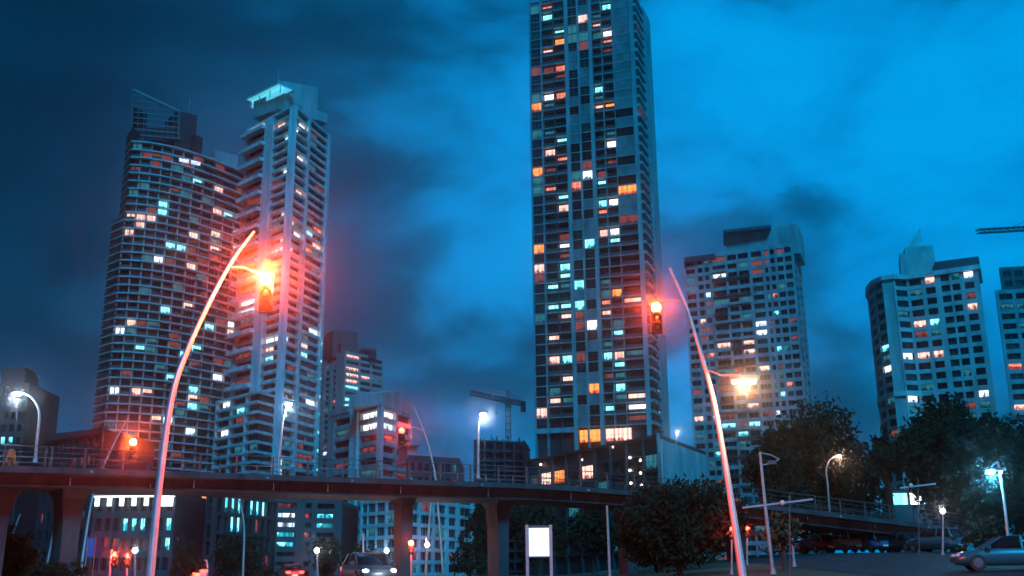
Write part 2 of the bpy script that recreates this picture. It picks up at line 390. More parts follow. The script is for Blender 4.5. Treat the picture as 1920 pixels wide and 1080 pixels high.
for k in range(CTN):
    z = zs[k] + 0.30; h = CTF - 0.30
    for (u0, u1, kd) in cols:
        x0, wd = u0 * Ln, (u1 - u0) * Ln
        if kd == 'a':
            ct.window(A, B, x0, z, wd, h, 0.35, 3, 2, FRAMED)
        elif kd == 'b':
            ct.window(A, B, x0 + 0.25, z, wd - 0.5, h - 0.35, 1.35, 3, 1, FRAMED)
            p = A + dAB * x0
            link('balcony_railing', railing(wd, 'panel' if k % 3 else 'bars'), ct.root, (p.x, p.y, z), ang0).location += Vector((-dAB.y, dAB.x, 0)) * 0.06
        elif kd == 'd':
            p = A + dAB * x0
            if rnd.random() < 0.42: link('louvre_panel', louvre(wd, h), ct.root, (p.x, p.y, z), ang0).location += Vector((-dAB.y, dAB.x, 0)) * 0.15
            else: ct.window(A, B, x0, z, wd, h, 0.28, 2, 3, FRAMED)
        else:
            p = A + dAB * x0
            if k < 19:
                ct.window(A, B, x0 + 0.3, z, wd - 0.6, h - 0.35, 1.35, 4, 1, FRAMED)
                link('balcony_railing', railing(wd, 'panel'), ct.root, (p.x, p.y, z), ang0).location += Vector((-dAB.y, dAB.x, 0)) * 0.06
            elif rnd.random() < 0.75: link('louvre_panel', louvre(wd, h), ct.root, (p.x, p.y, z), ang0).location += Vector((-dAB.y, dAB.x, 0)) * 0.15
            else: ct.window(A, B, x0, z, wd, h, 0.28, 4, 2, FRAMED)
A2, B2 = ct.face(1); Ls = (B2 - A2).length
ct.pier(A2, B2, 0.62 * Ls, Ls, 0, CTT, 0.06, 1.6, GREYC, 'side_wall')
ct.pier(A2, B2, 0.40 * Ls, 0.44 * Ls, 0, CTT, 0.06, 1.6, GREYC)
b = MB(); b.box(0.2, 0.40 * Ls, -1.0, 1.3, 0, 0.95); bme = b.mesh('balcony', [GREYC])
d2 = (B2 - A2).normalized()
for k in range(CTN):
    link('balcony', bme, ct.root, (A2.x, A2.y, zs[k] + 0.01), math.atan2(d2.y, d2.x))
    ct.window(A2, B2, 0.6, zs[k] + 1.0, 0.34 * Ls, CTF - 1.1, 1.35, 2, 1, FRAMED)
    ct.window(A2, B2, 0.47 * Ls, zs[k] + 1.0, 0.12 * Ls, CTF - 1.7, 0.5, 1, 1, FRAMED)
# lit lobby storey under the balconies
zl0, zl1 = ZZ(1110, 829, 305), ZZ(1110, 805, 305)
ct.pier(A, B, 0.0, 0.36 * Ln, CTZ0 - 1.2, CTZ0 - 0.02, 0.1, 1.3, GREYC, 'fascia')
for (px0, px1, cc) in ((1086, 1132, 'o'), (1139, 1187, 'p')):
    u0 = (Vector(ct.loc(XY(px0, 306, 815))) - A).dot(dAB); u1 = (Vector(ct.loc(XY(px1, 303, 815))) - A).dot(dAB)
    ct.window(A, B, u0, zl0, u1 - u0, zl1 - zl0, -0.3, 6, 2, FRAMED, LIT[cc]); ct.w[-1].append('lit')
CTL = [(1023, 4, 'c'), (1023, 18, 'r'), (1025, 37, 'c'), (1043, 68, 'c'), (1045, 82, 'o'), (1022, 104, 'p'), (1046, 136, 'r'), (1025, 191, 'w'), (1047, 189, 'r'), (1005, 205, 'o'), (1050, 262, 'c'), (1029, 282, 'p'), (1050, 295, 'r'), (1094, 25, 'p'), (1140, 11, 'c'), (1118, 52, 'p'), (1140, 62, 'w'), (1142, 80, 'r'), (1124, 176, 'c'), (1124, 212, 'p'), (1146, 207, 'o'), (1150, 265, 'w'), (1201, 215, 'r'), (1104, 330, 'w'), (1005, 330, 'o'), (1030, 357, 'r'), (1053, 391, 'p'), (1133, 385, 'c'), (1158, 381, 'w'), (1183, 372, 'o'), (1135, 441, 'p'), (1158, 437, 'w'), (1161, 459, 'c'), (1007, 465, 'o'), (1056, 473, 'w'), (1010, 500, 'p'), (1059, 513, 'c'), (1034, 535, 'c'), (1089, 553, 'c'), (1093, 567, 'c'), (1135, 564, 'r'), (1164, 558, 'o'), (1191, 558, 'p'), (1034, 575, 'c'), (1060, 573, 'c'), (1145, 582, 'p'), (1062, 591, 'p'), (1107, 591, 'w'), (1039, 635, 'p'), (1035, 675, 'p'), (1062, 675, 'c'), (1064, 719, 'p'), (1092, 720, 'o'), (1169, 689, 'c'), (1171, 730, 'c'), (1152, 777, 'c'), (1040, 763, 'p'), (1180, 755, 'p'), (1160, 630, 'c')]
ct.finish(CTL, rate=.05, cols='ccwpr')

# ---- dark podium in front of it
pc = XY(1236, 232, 850); pl = XY(986, 285, 850); pr = XY(1322, 268, 850)
po = Building('podium', 'dark low podium block at the foot of the tallest tower', 'building', [pl, pc, pr, (pl[0] + pr[0] - pc[0], pl[1] + pr[1] - pc[1])])
PZ = ZZ(1236, 814, 232)
po.core([0.5, 0.0, 0, 0], 0, PZ - 0.6, DARKC)
po.slabs([PZ - 0.6], 0.6, 0.15, DARKC, 'roof_slab')
po.slabs([4.5 + 4.4 * k for k in range(int((PZ - 6) / 4.4))], 0.5, [0.1, 0.04, 0, 0], DARKC)
A, B = po.face(0); Ln = (B - A).length
for q in range(9): po.pier(A, B, q * Ln / 9, q * Ln / 9 + 0.7, 0, PZ - 0.62, 0.2, 0.6, DARKC)
for q in range(9):
    for k in range(int((PZ - 6) / 4.4)): po.window(A, B, q * Ln / 9 + 0.9, 5.1 + 4.4 * k, Ln / 9 - 1.2, 3.2, 0.35, 4, 2, FRAMED)
A, B = po.face(1); Ln = (B - A).length
po.pier(A, B, 0.2, Ln - 0.2, 0.0, PZ - 0.9, 0.12, 0.4, CONC, 'side_wall')
for (px, py) in ((1014, 871), (1093, 862), (1150, 838), (1181, 858), (1181, 882), (1201, 863), (1201, 887), (1183, 906), (1203, 910)):
    t = (px - 986) / (1236 - 986); p = P(px, py, 285 + (232 - 285) * t - 1.4)
    b = MB(); b.ball((0, 0, 0), 0.32, 8); b.box(-0.06, 0.06, 0.2, 1.6, -0.06, 0.06, 1)
    b.build('wall_lamp', [mat('warm_bulb', (0.8, 0.7, 0.6), noise=0, emit=(1.0, 0.72, 0.55), es=6.0), DSTEEL], po.root, p - po.o)
po.finish([(1014, 874, 'o'), (1049, 873, 'o'), (1030, 873, 'p'), (1092, 868, 'p')])

# ---- curved tower at the left
F = 3.12
def arc(t): y = 365 + 36 * t ** 1.75; return XY(214 + (452 - 214) * t, y)
arcp = [arc(t / 22) for t in range(23)]
prow = XY(204, 373); bl = (prow[0] + 6, 410); br = (arcp[-1][0] - 4, 428)
lt = Building('curved_tower', 'wide curved balcony tower with a dark slanted crown at the left', 'tower', [prow] + arcp + [br, bl])
n = len(lt.poly)
ZT = ZZ(250, 268, 366)
NF = int(ZT / F); zs = [ZT - k * F for k in range(NF + 1)]
ins = [0.3] + [1.7] * 22 + [0.2, 0.0, 0.0]
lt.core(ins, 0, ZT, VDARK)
tip = lt.loc(XY(191, 371)); tip2 = lt.loc(XY(197, 380))
polyA = [tip2, tip] + lt.poly[1:]
ztip = ZZ(208, 411, 370)
lt.slabs([z for z in zs[1:] if z > ztip], 0.42, [0.05] + [0.0] * 22 + [0, -0.3, -0.3], WHITE)
lt.slabs([z for z in zs if z <= ztip], 0.42, [0.0] * 23 + [0, -0.3, -0.3, -0.3], WHITE, poly=polyA)
lt.slabs([zs[0]], 0.55, [0.05] + [0.25] * 22 + [0, -0.3, -0.3], CONC, 'roof_slab')
nb = 11
bays = [(Vector(lt.loc(arc((q + 0.0) / nb))), Vector(lt.loc(arc((q + 1.0) / nb)))) for q in range(nb)]
sk = lambda q, k: (q >= 7 and k < 3) or (q >= 9 and k < 6)     # stepped top on the right
for q, (a, c) in enumerate(bays):
    top = ZT - (0.02 if q < 7 else (3 if q < 9 else 6) * F)
    lt.pier(a, c, -0.2, 0.2, 0, top, -0.75, 1.75, CONC)
    wl = (c - a).length; dd = (c - a).normalized()
    for k in range(1, NF + 1):
        z = zs[k] + 0.42
        lt.window(a, c, 0.45, z, wl - 0.9, F - 0.5, 1.55, 3 + (q % 2), 1, FRAMED)
        if k % 2 == q % 2 and z > 30:
            p = a + dd * 0.24; link('balcony_railing', railing(wl - 0.48, 'panel' if (q + k) % 3 else 'bars'), lt.root, (p.x, p.y, z), math.atan2(dd.y, dd.x)).location += Vector((-dd.y, dd.x, 0)) * 0.12
# balcony upstands at the prow
b = MB(); b.prism([tip, lt.poly[1], (lt.poly[1][0] + 0.5, lt.poly[1][1] + 0.8), (tip[0] + 1.2, tip[1] + 0.7)], 0.34, 1.5); me = b.mesh('prow_balcony', [DARKC])
for z in zs:
    if z <= ztip: link('prow_balcony', me, lt.root, (0, 0, z))
# dark prow and slanted crown
zc = ZZ(247, 166, 372)
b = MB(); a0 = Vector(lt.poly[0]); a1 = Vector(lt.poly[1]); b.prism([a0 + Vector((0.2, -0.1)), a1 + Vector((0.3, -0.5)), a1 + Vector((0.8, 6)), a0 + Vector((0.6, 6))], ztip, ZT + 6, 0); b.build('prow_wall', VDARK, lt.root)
crn = thing('roof_crown', None, None); crn.parent = lt.root
def lw(px, py, y): p = P(px, py, y); return p - lt.o
b = MB()
s0, s1 = lw(249, 168, 373), lw(336, 209, 378); base0 = lw(247, 262, 373); base1 = lw(336, 262, 378)
b.bar(s0, s1, 0.9); b.bar(s0, base0, 0.8); b.bar(s1, base1, 0.8)
for q in range(1, 8):
    t = q / 8; b.bar(s0.lerp(s1, t), base0.lerp(base1, t), 0.35)
for q in range(1, 9):
    t = q / 9; lo = base0.lerp(s0, t); zz = lo.z
    if zz < s1.z: b.bar(lo, (base1.x, base1.y, zz), 0.35)
    else: tt = (s0.z - zz) / (s0.z - s1.z); e2 = s0.lerp(s1, tt); b.bar(lo, e2, 0.35)
b.build('lattice', DSTEEL, crn)
g0, g1 = lw(247, 240, 374), lw(336, 240, 379)
b = MB(); b.add([base0 + Vector((0, .5, 0)), base1 + Vector((0, .5, 0)), g1, g0], [(0, 1, 2, 3)]); b.build('panel', VDARK, crn)
b = MB(); b.add([lw(249, 200, 373.6), lw(275, 212, 375), g1.lerp(g0, .7), g0], [(0, 1, 2, 3)]); b.build('panel', GLASS, crn)
def blk(bd, name, px0, px1, pyt, pyb, y, dep, m, skew=0.0, parent=None):
    a = Vector(bd.loc(XY(px0, y, pyt))); c = Vector(bd.loc(XY(px1, y + skew, pyt))); zt, zb = ZZ(px0, pyt, y), ZZ(px0, pyb, y)
    d = (c - a).normalized(); nn = Vector((-d.y, d.x)) * dep
    b = MB(); b.prism([a, c, c + nn, a + nn], 0, zt - zb); return link(name, b.mesh(name, [m]), parent or bd.root, (0, 0, zb))
blk(lt, 'roof_block', 332, 371, 207, 275, 378, 14, VDARK, 5)
blk(lt, 'roof_block', 250, 378, 243, 275, 376, 16, DARKC, 12)
blk(lt, 'roof_block', 368, 381, 253, 282, 380, 12, VDARK, 3)
blk(lt, 'roof_block', 404, 447, 281, 350, 392, 14, GREYC, 6)
b = MB(); q = lw(355, 206, 382); b.tube([q, q + Vector((0, 0, 4.5))], 0.13, 6); b.ball(q + Vector((0, 0, 4.6)), 0.22, 8); b.build('roof_mast', STEEL, lt.root)
# lit rooftop lettering band, too small to read in the photo
LTL = [(360, 343, 'c'), (240, 402, 'p'), (255, 403, 'p'), (293, 406, 'p'), (404, 357, 'p'), (400, 395, 'p'), (418, 412, 'c'), (313, 380, 'c'), (312, 393, 'c'), (248, 430, 'p'), (270, 430, 'p'), (353, 441, 'p'), (398, 437, 'p'), (438, 447, 'c'), (315, 465, 'c'), (330, 466, 'c'), (350, 495, 'p'), (392, 475, 'p'), (437, 473, 'p'), (287, 486, 'w'), (320, 577, 'c'), (342, 580, 'p'), (225, 615, 'w'), (250, 600, 'p'), (383, 616, 'c'), (378, 657, 'c'), (425, 608, 'w'), (427, 625, 'p'), (335, 667, 'c'), (326, 712, 'c'), (372, 730, 'c'), (370, 745, 'p'), (370, 760, 'c'), (216, 735, 'w'), (259, 736, 'p'), (278, 738, 'p'), (418, 704, 'w'), (365, 803, 'p'), (366, 818, 'w'), (299, 783, 'p'), (324, 785, 'w')]
lt.finish(LTL, rate=.04, cols='ccwp')
sg0, sg1 = lw(336, 303, 366.5), lw(376, 311, 372)
b = MB(); rnd = random.Random(5)
for k in range(11):
    if k == 5: continue
    a = sg0.lerp(sg1, k / 11); c = sg0.lerp(sg1, (k + 0.8) / 11); h = Vector((0, 0, 1.5)); t = (c - a)
    b.add([a, a + t * .3, a + t * .3 + h, a + h], [(0, 1, 2, 3)]); b.add([a + t * .65, c, c + h, a + t * .65 + h], [(0, 1, 2, 3)])
    zz = rnd.choice((0.0, 0.55, 1.1)); b.add([a + Vector((0, 0, zz)), c + Vector((0, 0, zz)), c + Vector((0, 0, zz + .4)), a + Vector((0, 0, zz + .4))], [(0, 1, 2, 3)])
b.build('lit_lettering', mat('sign_white', (.8, .8, .8), noise=0, emit=(0.85, 0.9, 1.0), es=1.6), lt.root)

# ---- white balcony tower beside it
F2 = 3.05
tl, tcn, tr = XY(441, 346), XY(531, 326), XY(605, 352)
t2 = Building('balcony_tower', 'white balcony tower with a glowing rooftop canopy beside the curved tower', 'tower', [tl, tcn, tr, (tl[0] + tr[0] - tcn[0], tl[1] + tr[1] - tcn[1])])
Z2 = ZZ(548, 200, 326); N2 = int(Z2 / F2); zs = [Z2 - k * F2 for k in range(N2 + 1)]
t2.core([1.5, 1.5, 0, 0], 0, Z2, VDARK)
t2.slabs(zs[1:], 1.05, [0.1, 0.1, 0, 0], WHITE, 'balcony_slab')
t2.slabs([zs[0]], 0.8, [0.25, 0.25, 0.1, 0.1], WHITE, 'roof_slab')
A, B = t2.face(0); Ln = (B - A).length; dA = (B - A).normalized(); aA = math.atan2(dA.y, dA.x)
for (u0, u1, pr_) in ((0, .06, .3), (.42, .60, .5), (.955, 1.0, .22)):
    t2.pier(A, B, u0 * Ln, u1 * Ln, 0, Z2 - 0.02, pr_, 1.6, WHITE)
b = MB(); b.box(-0.9, .45 * Ln, -2.2, 0.3, 0, 0.35); b.box(-0.9, .45 * Ln, -2.2, -2.05, 0.35, 1.35); b.box(-0.9, -0.75, -2.05, 0.3, 0.35, 1.35); b.box(.45 * Ln - .15, .45 * Ln, -2.05, 0.3, 0.35, 1.35)
bme = b.mesh('balcony', [WHITE])
for k in range(1, N2 + 1):
    z = zs[k] + 1.05
    if k % 2 == 1: link('balcony', bme, t2.root, (A.x, A.y, zs[k] - 0.3), aA)
    t2.window(A, B, .075 * Ln, z, .335 * Ln, F2 - 1.15, 0.7, 3, 1, FRAMED)
    t2.window(A, B, .61 * Ln, z, .16 * Ln, F2 - 1.15, 1.3, 2, 1, FRAMED)
    t2.window(A, B, .785 * Ln, z, .16 * Ln, F2 - 1.15, 1.3, 2, 1, FRAMED)
A, B = t2.face(1); Ln = (B - A).length
for (u0, u1, pr_) in ((0.0, .05, .215), (.39, .45, .3), (.93, 1.0, .45)):
    t2.pier(A, B, u0 * Ln, u1 * Ln, 0, Z2 - 0.03, pr_, 1.6, WHITE)
for k in range(1, N2 + 1):
    z = zs[k] + 1.05
    t2.window(A, B, .06 * Ln, z, .155 * Ln, F2 - 1.15, 1.2, 2, 1, FRAMED); t2.window(A, B, .225 * Ln, z, .155 * Ln, F2 - 1.15, 1.2, 2, 1, FRAMED)
    t2.window(A, B, .46 * Ln, z, .225 * Ln, F2 - 1.15, 0.8, 2, 1, FRAMED); t2.window(A, B, .70 * Ln, z, .225 * Ln, F2 - 1.15, 0.8, 2, 1, FRAMED)
    if k > N2 - 40 and k % 2 == 0 and k > 25: t2.window(A, B, .945 * Ln, z, .045 * Ln, 1.3, -0.5, 1, 1, FRAME, L_C); t2.w[-1].append('lit')
blk(t2, 'roof_block', 521, 597, 150, 212, 336, 14, GREYC, 6)
blk(t2, 'roof_block', 566, 616, 196, 214, 338, 10, GREYC, 8)
blk(t2, 'roof_block', 476, 524, 190, 222, 341, 6, GREYC, -8)
# glowing canopy
cz = ZZ(495, 192, 338); q0 = Vector(t2.loc(XY(468, 342, 185))); q1 = Vector(t2.loc(XY(526, 330, 185))); dq = (q1 - q0).normalized(); nq = Vector((-dq.y, dq.x))
b = MB(); b.prism([q0 - nq * 1.5, q1 - nq * 1.5, q1 + nq * 6, q0 + nq * 6], 0, 0.5); can = link('canopy', b.mesh('canopy', [WHITE]), t2.root, (0, 0, cz + 2.6))
b = MB(); b.add([(*(q0 - nq * 1.2), 0), (*(q1 - nq * 1.2), 0), (*(q1 + nq * 5), 0), (*(q0 + nq * 5), 0)], [(3, 2, 1, 0)]); link('light_panel', b.mesh('light_panel', [mat('canopy_light', (.8, .9, .9), noise=0, emit=(.12, .75, .95), es=.75)]), can, (0, 0, -0.05))
b = MB(); b.prism([q0 + nq * 1.0, q1 + nq * 1.0, q1 + nq * 1.3, q0 + nq * 1.3], 0, 2.5); link('light_panel', b.mesh('light_panel', [mat('canopy_light', (.8, .9, .9), noise=0, emit=(.12, .75, .95), es=.75)]), can, (0, 0, -2.6))
for t in (0.02, 0.33, 0.66, 0.98):
    c = q0.lerp(q1, t); b = MB(); b.box(-.15, .15, -.15, .15, 0, 2.6); link('post', b.mesh('post', [WHITE]), can, (c.x, c.y, -2.6))
b = MB(); q = P(521, 152, 338) - t2.o; b.tube([q, q + Vector((0, 0, 5))], 0.1, 6); b.build('roof_mast', STEEL, t2.root)
t2.finish([(489, 215, 'w'), (530, 243, 'p'), (558, 243, 'w'), (575, 247, 'w'), (537, 259, 'c'), (565, 307, 'w'), (555, 365, 'p'), (530, 410, 'p'), (545, 412, 'p'), (530, 445, 'p'), (556, 447, 'w'), (530, 475, 'w'), (545, 470, 'w'), (455, 562, 'w'), (452, 578, 'c'), (462, 570, 'w'), (505, 645, 'w'), (520, 642, 'w'), (535, 640, 'c'), (510, 663, 'p'), (575, 670, 'c'), (585, 465, 'p'), (577, 468, 'r'), (560, 650, 'p'), (500, 480, 'p'), (590, 430, 'r'), (510, 795, 'c')], rate=.03, cols='ccw')

# ---- its lower wing
wl_, wc = XY(402, 338, 800), XY(480, 318, 800)
tw = Building('apartment_wing', 'low white balcony wing at the foot of the white tower', 'building', [wl_, wc, (wc[0] + 4, 330), (wl_[0] + 4, 352)])
ZW = ZZ(470, 738, 319); NW = int(ZW / F2)
tw.core([1.4, 0.5, 0, 0], 0, ZW, VDARK); tw.slabs([ZW - k * F2 for k in range(NW)], 0.85, [0.25, 0.1, 0, 0], WHITE, 'balcony_slab')
A, B = tw.face(0); Ln = (B - A).length
for u in (0, .36, .72): tw.pier(A, B, u * Ln, u * Ln + 0.9, 0, ZW - .02, 0.1, 1.5, WHITE)
for k in range(NW):
    for u in (.08, .43, .79): tw.window(A, B, u * Ln + .4, ZW - (k + 1) * F2 + 0.86, (.24 if u < .7 else .17) * Ln, F2 - .9, 1.2, 3, 1, FRAMED)
tw.finish([(418, 735, 'w'), (440, 770, 'c'), (425, 820, 'w')])

# ---- generic punched-window building
def block_building(name, label, poly, ztop, fh, faces, wallm, sp=1.2, rec=0.35, lights=(), roofm=None, cap=300, rate=0.0, z_low=0.0, fm=FRAME, proud=0.06, kw=None):
    bd = Building(name, label, 'building', poly, cap=cap)
    ins = [rec + 0.12 if i in faces else 0.0 for i in range(len(poly))]
    bd.core(ins, 0, ztop, VDARK)
    nf = int((ztop - z_low) / fh); zs = [ztop - k * fh for k in range(nf + 1)]
    bd.slabs([z - sp * .55 for z in zs[1:]], sp, [proud if i in faces else -0.02 for i in range(len(poly))], wallm, 'spandrel')
    bd.slabs([zs[0] - sp * .45], sp * .9, [proud + 0.06 if i in faces else 0.02 for i in range(len(poly))], roofm or wallm, 'parapet')
    for i, cols in faces.items():
        A, B = bd.face(i); Ln = (B - A).length
        ed = [0.0] + [v for c in cols for v in c[:2]] + [1.0]
        for q in range(0, len(ed), 2):
            if ed[q + 1] - ed[q] > 1e-4: bd.pier(A, B, ed[q] * Ln, ed[q + 1] * Ln, 0, ztop - 0.01, proud + (0.08 if q % 4 == 0 else 0.05), rec + 0.2, wallm)
        for k in range(1, nf + 1):
            for c in cols: bd.window(A, B, c[0] * Ln, zs[k] + sp * .45, (c[1] - c[0]) * Ln, fh - sp, rec, c[2] if len(c) > 2 else 2, 1, fm)
    bd.finish(lights, rate=rate)
    return bd
def even(n, gap, a=0.02, b=0.98, nx=2):
    s = (b - a) / n; return [(a + i * s + gap * s / 2, a + (i + 1) * s - gap * s / 2, nx) for i in range(n)]

# ---- apartment slab right of the tallest tower
RBL = [(1455, 561, 'r'), (1456, 579, 'c'), (1464, 650, 'c'), (1362, 650, 'p'), (1405, 642, 'p'), (1403, 661, 'p'), (1330, 674, 'r'), (1322, 605, 'p'), (1350, 522, 'w'), (1323, 557, 'w'), (1466, 744, 'c'), (1337, 781, 'w'), (1305, 785, 'p'), (1320, 784, 'p'), (1371, 797, 'c'), (1394, 810, 'c'), (1342, 856, 'c'), (1440, 690, 'p'), (1480, 720, 'r'), (1372, 805, 'c')]
c0 = XY(1497, 330); l0 = XY(1288, 346); r0 = XY(1511, 356); bkk = (l0[0] + r0[0] - c0[0], l0[1] + r0[1] - c0[1])
ZR = ZZ(1285, 487, 346)
rcols = [(.015, .10, 2), (.125, .175, 1), (.19, .235, 1), (.265, .385, 3), (.405, .49, 2), (.505, .60, 2), (.625, .72, 3), (.745, .775, 1), (.795, .835, 1), (.855, .91, 2), (.925, .985, 2)]
rb = block_building('apartment_slab', 'apartment slab of small square windows right of the tallest tower', [l0, c0, r0, bkk], ZR, 3.0, {0: rcols, 1: [(.1, .35, 1), (.55, .85, 1)]}, GREYC, 1.25, 0.4, RBL, rate=.03)
blk(rb, 'roof_block', 1359, 1497, 436, 490, 343, 16, GREYC, -9)
blk(rb, 'roof_block', 1283, 1340, 482, 492, 344.2, 12, DARKC, -4)
b = MB(); a = P(1356, 433, 339) - rb.o; c = P(1446, 424, 334) - rb.o
b.prism([(a.x, a.y), (c.x, c.y), (c.x + 3, c.y + 15), (a.x + 3, a.y + 15)], a.z - 0.6, a.z + 0.4); b.build('roof_canopy', DARKC, rb.root)
# darker stripes of balconies on its front
A, B = rb.face(0); Ln = (B - A).length
for (u0, u1) in ((.262, .388), (.40, .605)):
    for k in range(2, 36, 1):
        z = ZR - k * 3.0 - 0.2
        if z < 8: break
        if (k * 7 + int(u0 * 100)) % 5 < 3:
            rb.pier(A, B, u0 * Ln, u1 * Ln, z, z + 0.9, 0.75, -0.16, DARKC if k % 2 else GREYC, 'balcony')

# ---- round-cornered building
cp = [XY(1631, 306), XY(1634, 296), XY(1645, 289), XY(1663, 284.5), XY(1684, 283), XY(1707, 284)]
rt = XY(1846, 274)
CZ = ZZ(1700, 520, 283)
cb = Building('round_corner_tower', 'pale tower with a rounded corner and a stepped spire on its roof', 'tower', cp + [rt, (rt[0] + 9, 300), (cp[0][0] + 12, 330)])
nn = len(cb.poly)
cb.core([0.5] * 5 + [0.5, 0.5, 0, 0], 0, CZ, VDARK)
nf = int(CZ / 3.0); zs = [CZ - k * 3.0 for k in range(nf + 1)]
cb.slabs([z - .6 for z in zs[1:]], 1.15, [.05] * 7 + [0, 0], CONC, 'spandrel')
cb.slabs([zs[0] - .5], 1.3, [.7] * 7 + [.2, .2], WHITE, 'cornice'); cb.slabs([zs[11] - .7], 1.4, [.55] * 5 + [.02, .02, 0, 0], WHITE, 'cornice')
for i in range(5):
    A, B = cb.face(i); Ln = (B - A).length
    cb.pier(A, B, 0 if i == 0 else -0.25, 0.35, 0, CZ - .03, 0.08, 0.6, CONC)
    if i in (2, 3): cb.pier(A, B, .36, Ln - .26, 0, CZ - .03, 0.02, 0.3, CONC, 'blank_panel') if i == 3 else None
    if i != 3:
        for k in range(1, nf + 1): cb.window(A, B, .45, zs[k] + .55, Ln - .8, 1.85, .35, 2, 1, FRAMED)
A, B = cb.face(5); Ln = (B - A).length
cc_ = [(.04, .21, 3), (.265, .40, 2), (.48, .60, 1), (.63, .74, 2), (.80, .93, 2)]
ed = [0.0] + [v for c in cc_ for v in c[:2]] + [1.0]
for q in range(0, len(ed), 2): cb.pier(A, B, ed[q] * Ln, ed[q + 1] * Ln, 0, CZ - .03, 0.1, .6, CONC)
for k in range(1, nf + 1):
    for c in cc_: cb.window(A, B, c[0] * Ln, zs[k] + .55, (c[1] - c[0]) * Ln, 1.85, .9 if c[0] == .48 else .35, c[2], 1, FRAMED)
cb.finish([(1741, 532, 'p'), (1782, 528, 'w'), (1812, 523, 'w'), (1822, 584, 'p'), (1752, 613, 'c'), (1715, 618, 'p'), (1790, 628, 'c'), (1658, 645, 'c'), (1694, 677, 'w'), (1732, 675, 'p'), (1760, 672, 'p'), (1660, 692, 'w'), (1672, 688, 'p'), (1683, 685, 'w'), (1844, 729, 'w'), (1720, 756, 'w')])
blk(cb, 'roof_block', 1686, 1752, 476, 520, 284, 12, CONC, -3)
blk(cb, 'roof_block', 1696, 1749, 464, 480, 285, 10, CONC, -2)
blk(cb, 'roof_block', 1752, 1836, 491, 522, 280, 12, DARKC, -5)
a, c, ap = P(1700, 466, 286) - cb.o, P(1731, 466, 285) - cb.o, P(1725, 426, 288) - cb.o
b = MB(); b.add([a, c, c + Vector((1, 6, 0)), a + Vector((1, 6, 0)), ap, ap + Vector((.5, 1, -1))], [(0, 1, 4), (1, 2, 5, 4), (2, 3, 5), (3, 0, 4, 5), (0, 3, 2, 1)]); b.build('spire', CONC, cb.root)

# ---- tower cut by the right edge of the picture
a = XY(1873, 300, 600); block_building('edge_tower', 'narrow grey tower cut off by the right edge of the picture', [a, (a[0] + 9, 298), (a[0] + 26, 296), (a[0] + 40, 320), (a[0] * 322 / 300 + 1.5, 322)], ZZ(1880, 548, 300), 3.0, {0: [(.1, .5, 2), (.6, .9, 1)], 1: even(5, .4)}, GREYC, 1.3, .35, [(1893, 690, 'r'), (1897, 757, 'p')])
bdx = XY(1893, 301); block_building('edge_tower', 'upper setback of the building at the right edge of the picture', [(bdx[0], 303), (bdx[0] + 20, 300), (bdx[0] + 30, 318), (bdx[0] * 318 / 303 + 1, 318)], ZZ(1893, 503, 302), 3.0, {0: even(6, .3)}, DARKC, 1.3, .3, cap=60)

# ---- middle-distance block with lit flats
c0, l0, r0 = XY(644, 480, 760), XY(590, 505, 760), XY(717, 500, 760)
ZM = ZZ(644, 660, 480)
mb = block_building('apartment_block', 'mid-rise apartment block with pink lit flats and a dark roof tower', [l0, c0, r0, (l0[0] + r0[0] - c0[0], l0[1] + r0[1] - c0[1])], ZM, 2.95, {0: [(.1, .25, 1), (.35, .5, 1), (.6, .72, 1)], 1: [(.03, .36, 3), (.40, .66, 3), (.70, .97, 3)]}, GREYC, 1.3, .5, [(653, 674, 'p'), (653, 701, 'w'), (645, 701, 'p'), (672, 704, 'p'), (670, 717, 'p'), (645, 725, 'c'), (656, 726, 'c'), (647, 751, 'c'), (647, 760, 'c'), (622, 751, 'r'), (609, 855, 'w'), (660, 690, 'p')])
blk(mb, 'roof_block', 625, 671, 618, 668, 487, 14, BRICKR, 6)
blk(mb, 'roof_block', 640, 673, 642, 668, 484, 10, BRICKR, 4)
for (x0, x1, y0, y1) in ((678, 706, 651, 657), (678, 685, 657, 672), (699, 706, 657, 672)): blk(mb, 'roof_frame', x0, x1, y0, y1, 490, 8, DARKC, 2)

# ---- car-park block with a studded stair shaft
c0, l0, r0 = XY(712, 262, 850), XY(617, 284, 850), XY(770, 280, 850)
ZP = ZZ(712, 762, 262)
pb = block_building('parking_block', 'blue-white open-deck parking block with a round emblem on its stair shaft', [l0, c0, r0, (l0[0] + r0[0] - c0[0], l0[1] + r0[1] - c0[1])], ZP, 2.95, {0: [(.10, .46, 3), (.62, .97, 3)], 1: [(.03, .47, 2), (.53, .97, 2)]}, GREYC, 1.25, .8, [(697, 778, 'c'), (690, 778, 'w'), (726, 776, 'w'), (719, 799, 'c'), (690, 798, 'w'), (700, 930, 'c')], fm=FRAMED)
A, B = pb.face(0); Ln = (B - A).length; dA = (B - A).normalized(); aA = math.atan2(dA.y, dA.x)
sh = pb.pier(A, B, .47 * Ln, .61 * Ln, 6.0, ZP + 2.0, 0.9, 0.5, WHITE, 'stair_shaft')
stud = MB(); stud.box(-.18, .18, -.12, 0.05, -.22, .22); sm = stud.mesh('stud', [mat('pale_stud', (.8, .85, .9), noise=0)])
rnd = random.Random(9)
for k in range(int((ZP - 12) / 0.62)):
    for q in range(2):
        if rnd.random() < .72: link('stud', sm, sh, (.47 * Ln + .5 + (k + q) % 2 * .5 + q * 1.05, -.92, 7.0 + k * .62))
b = MB(); n = 28; ec = (.54 * Ln, -1.02, ZZ(664, 979, 270) - 6)
ro, ri = 1.75, 1.42
ring = [(ec[0] + r_ * math.cos(2 * math.pi * j / n), ec[1], ec[2] + 1.12 * r_ * math.sin(2 * math.pi * j / n)) for r_ in (ro, ri) for j in range(n)]
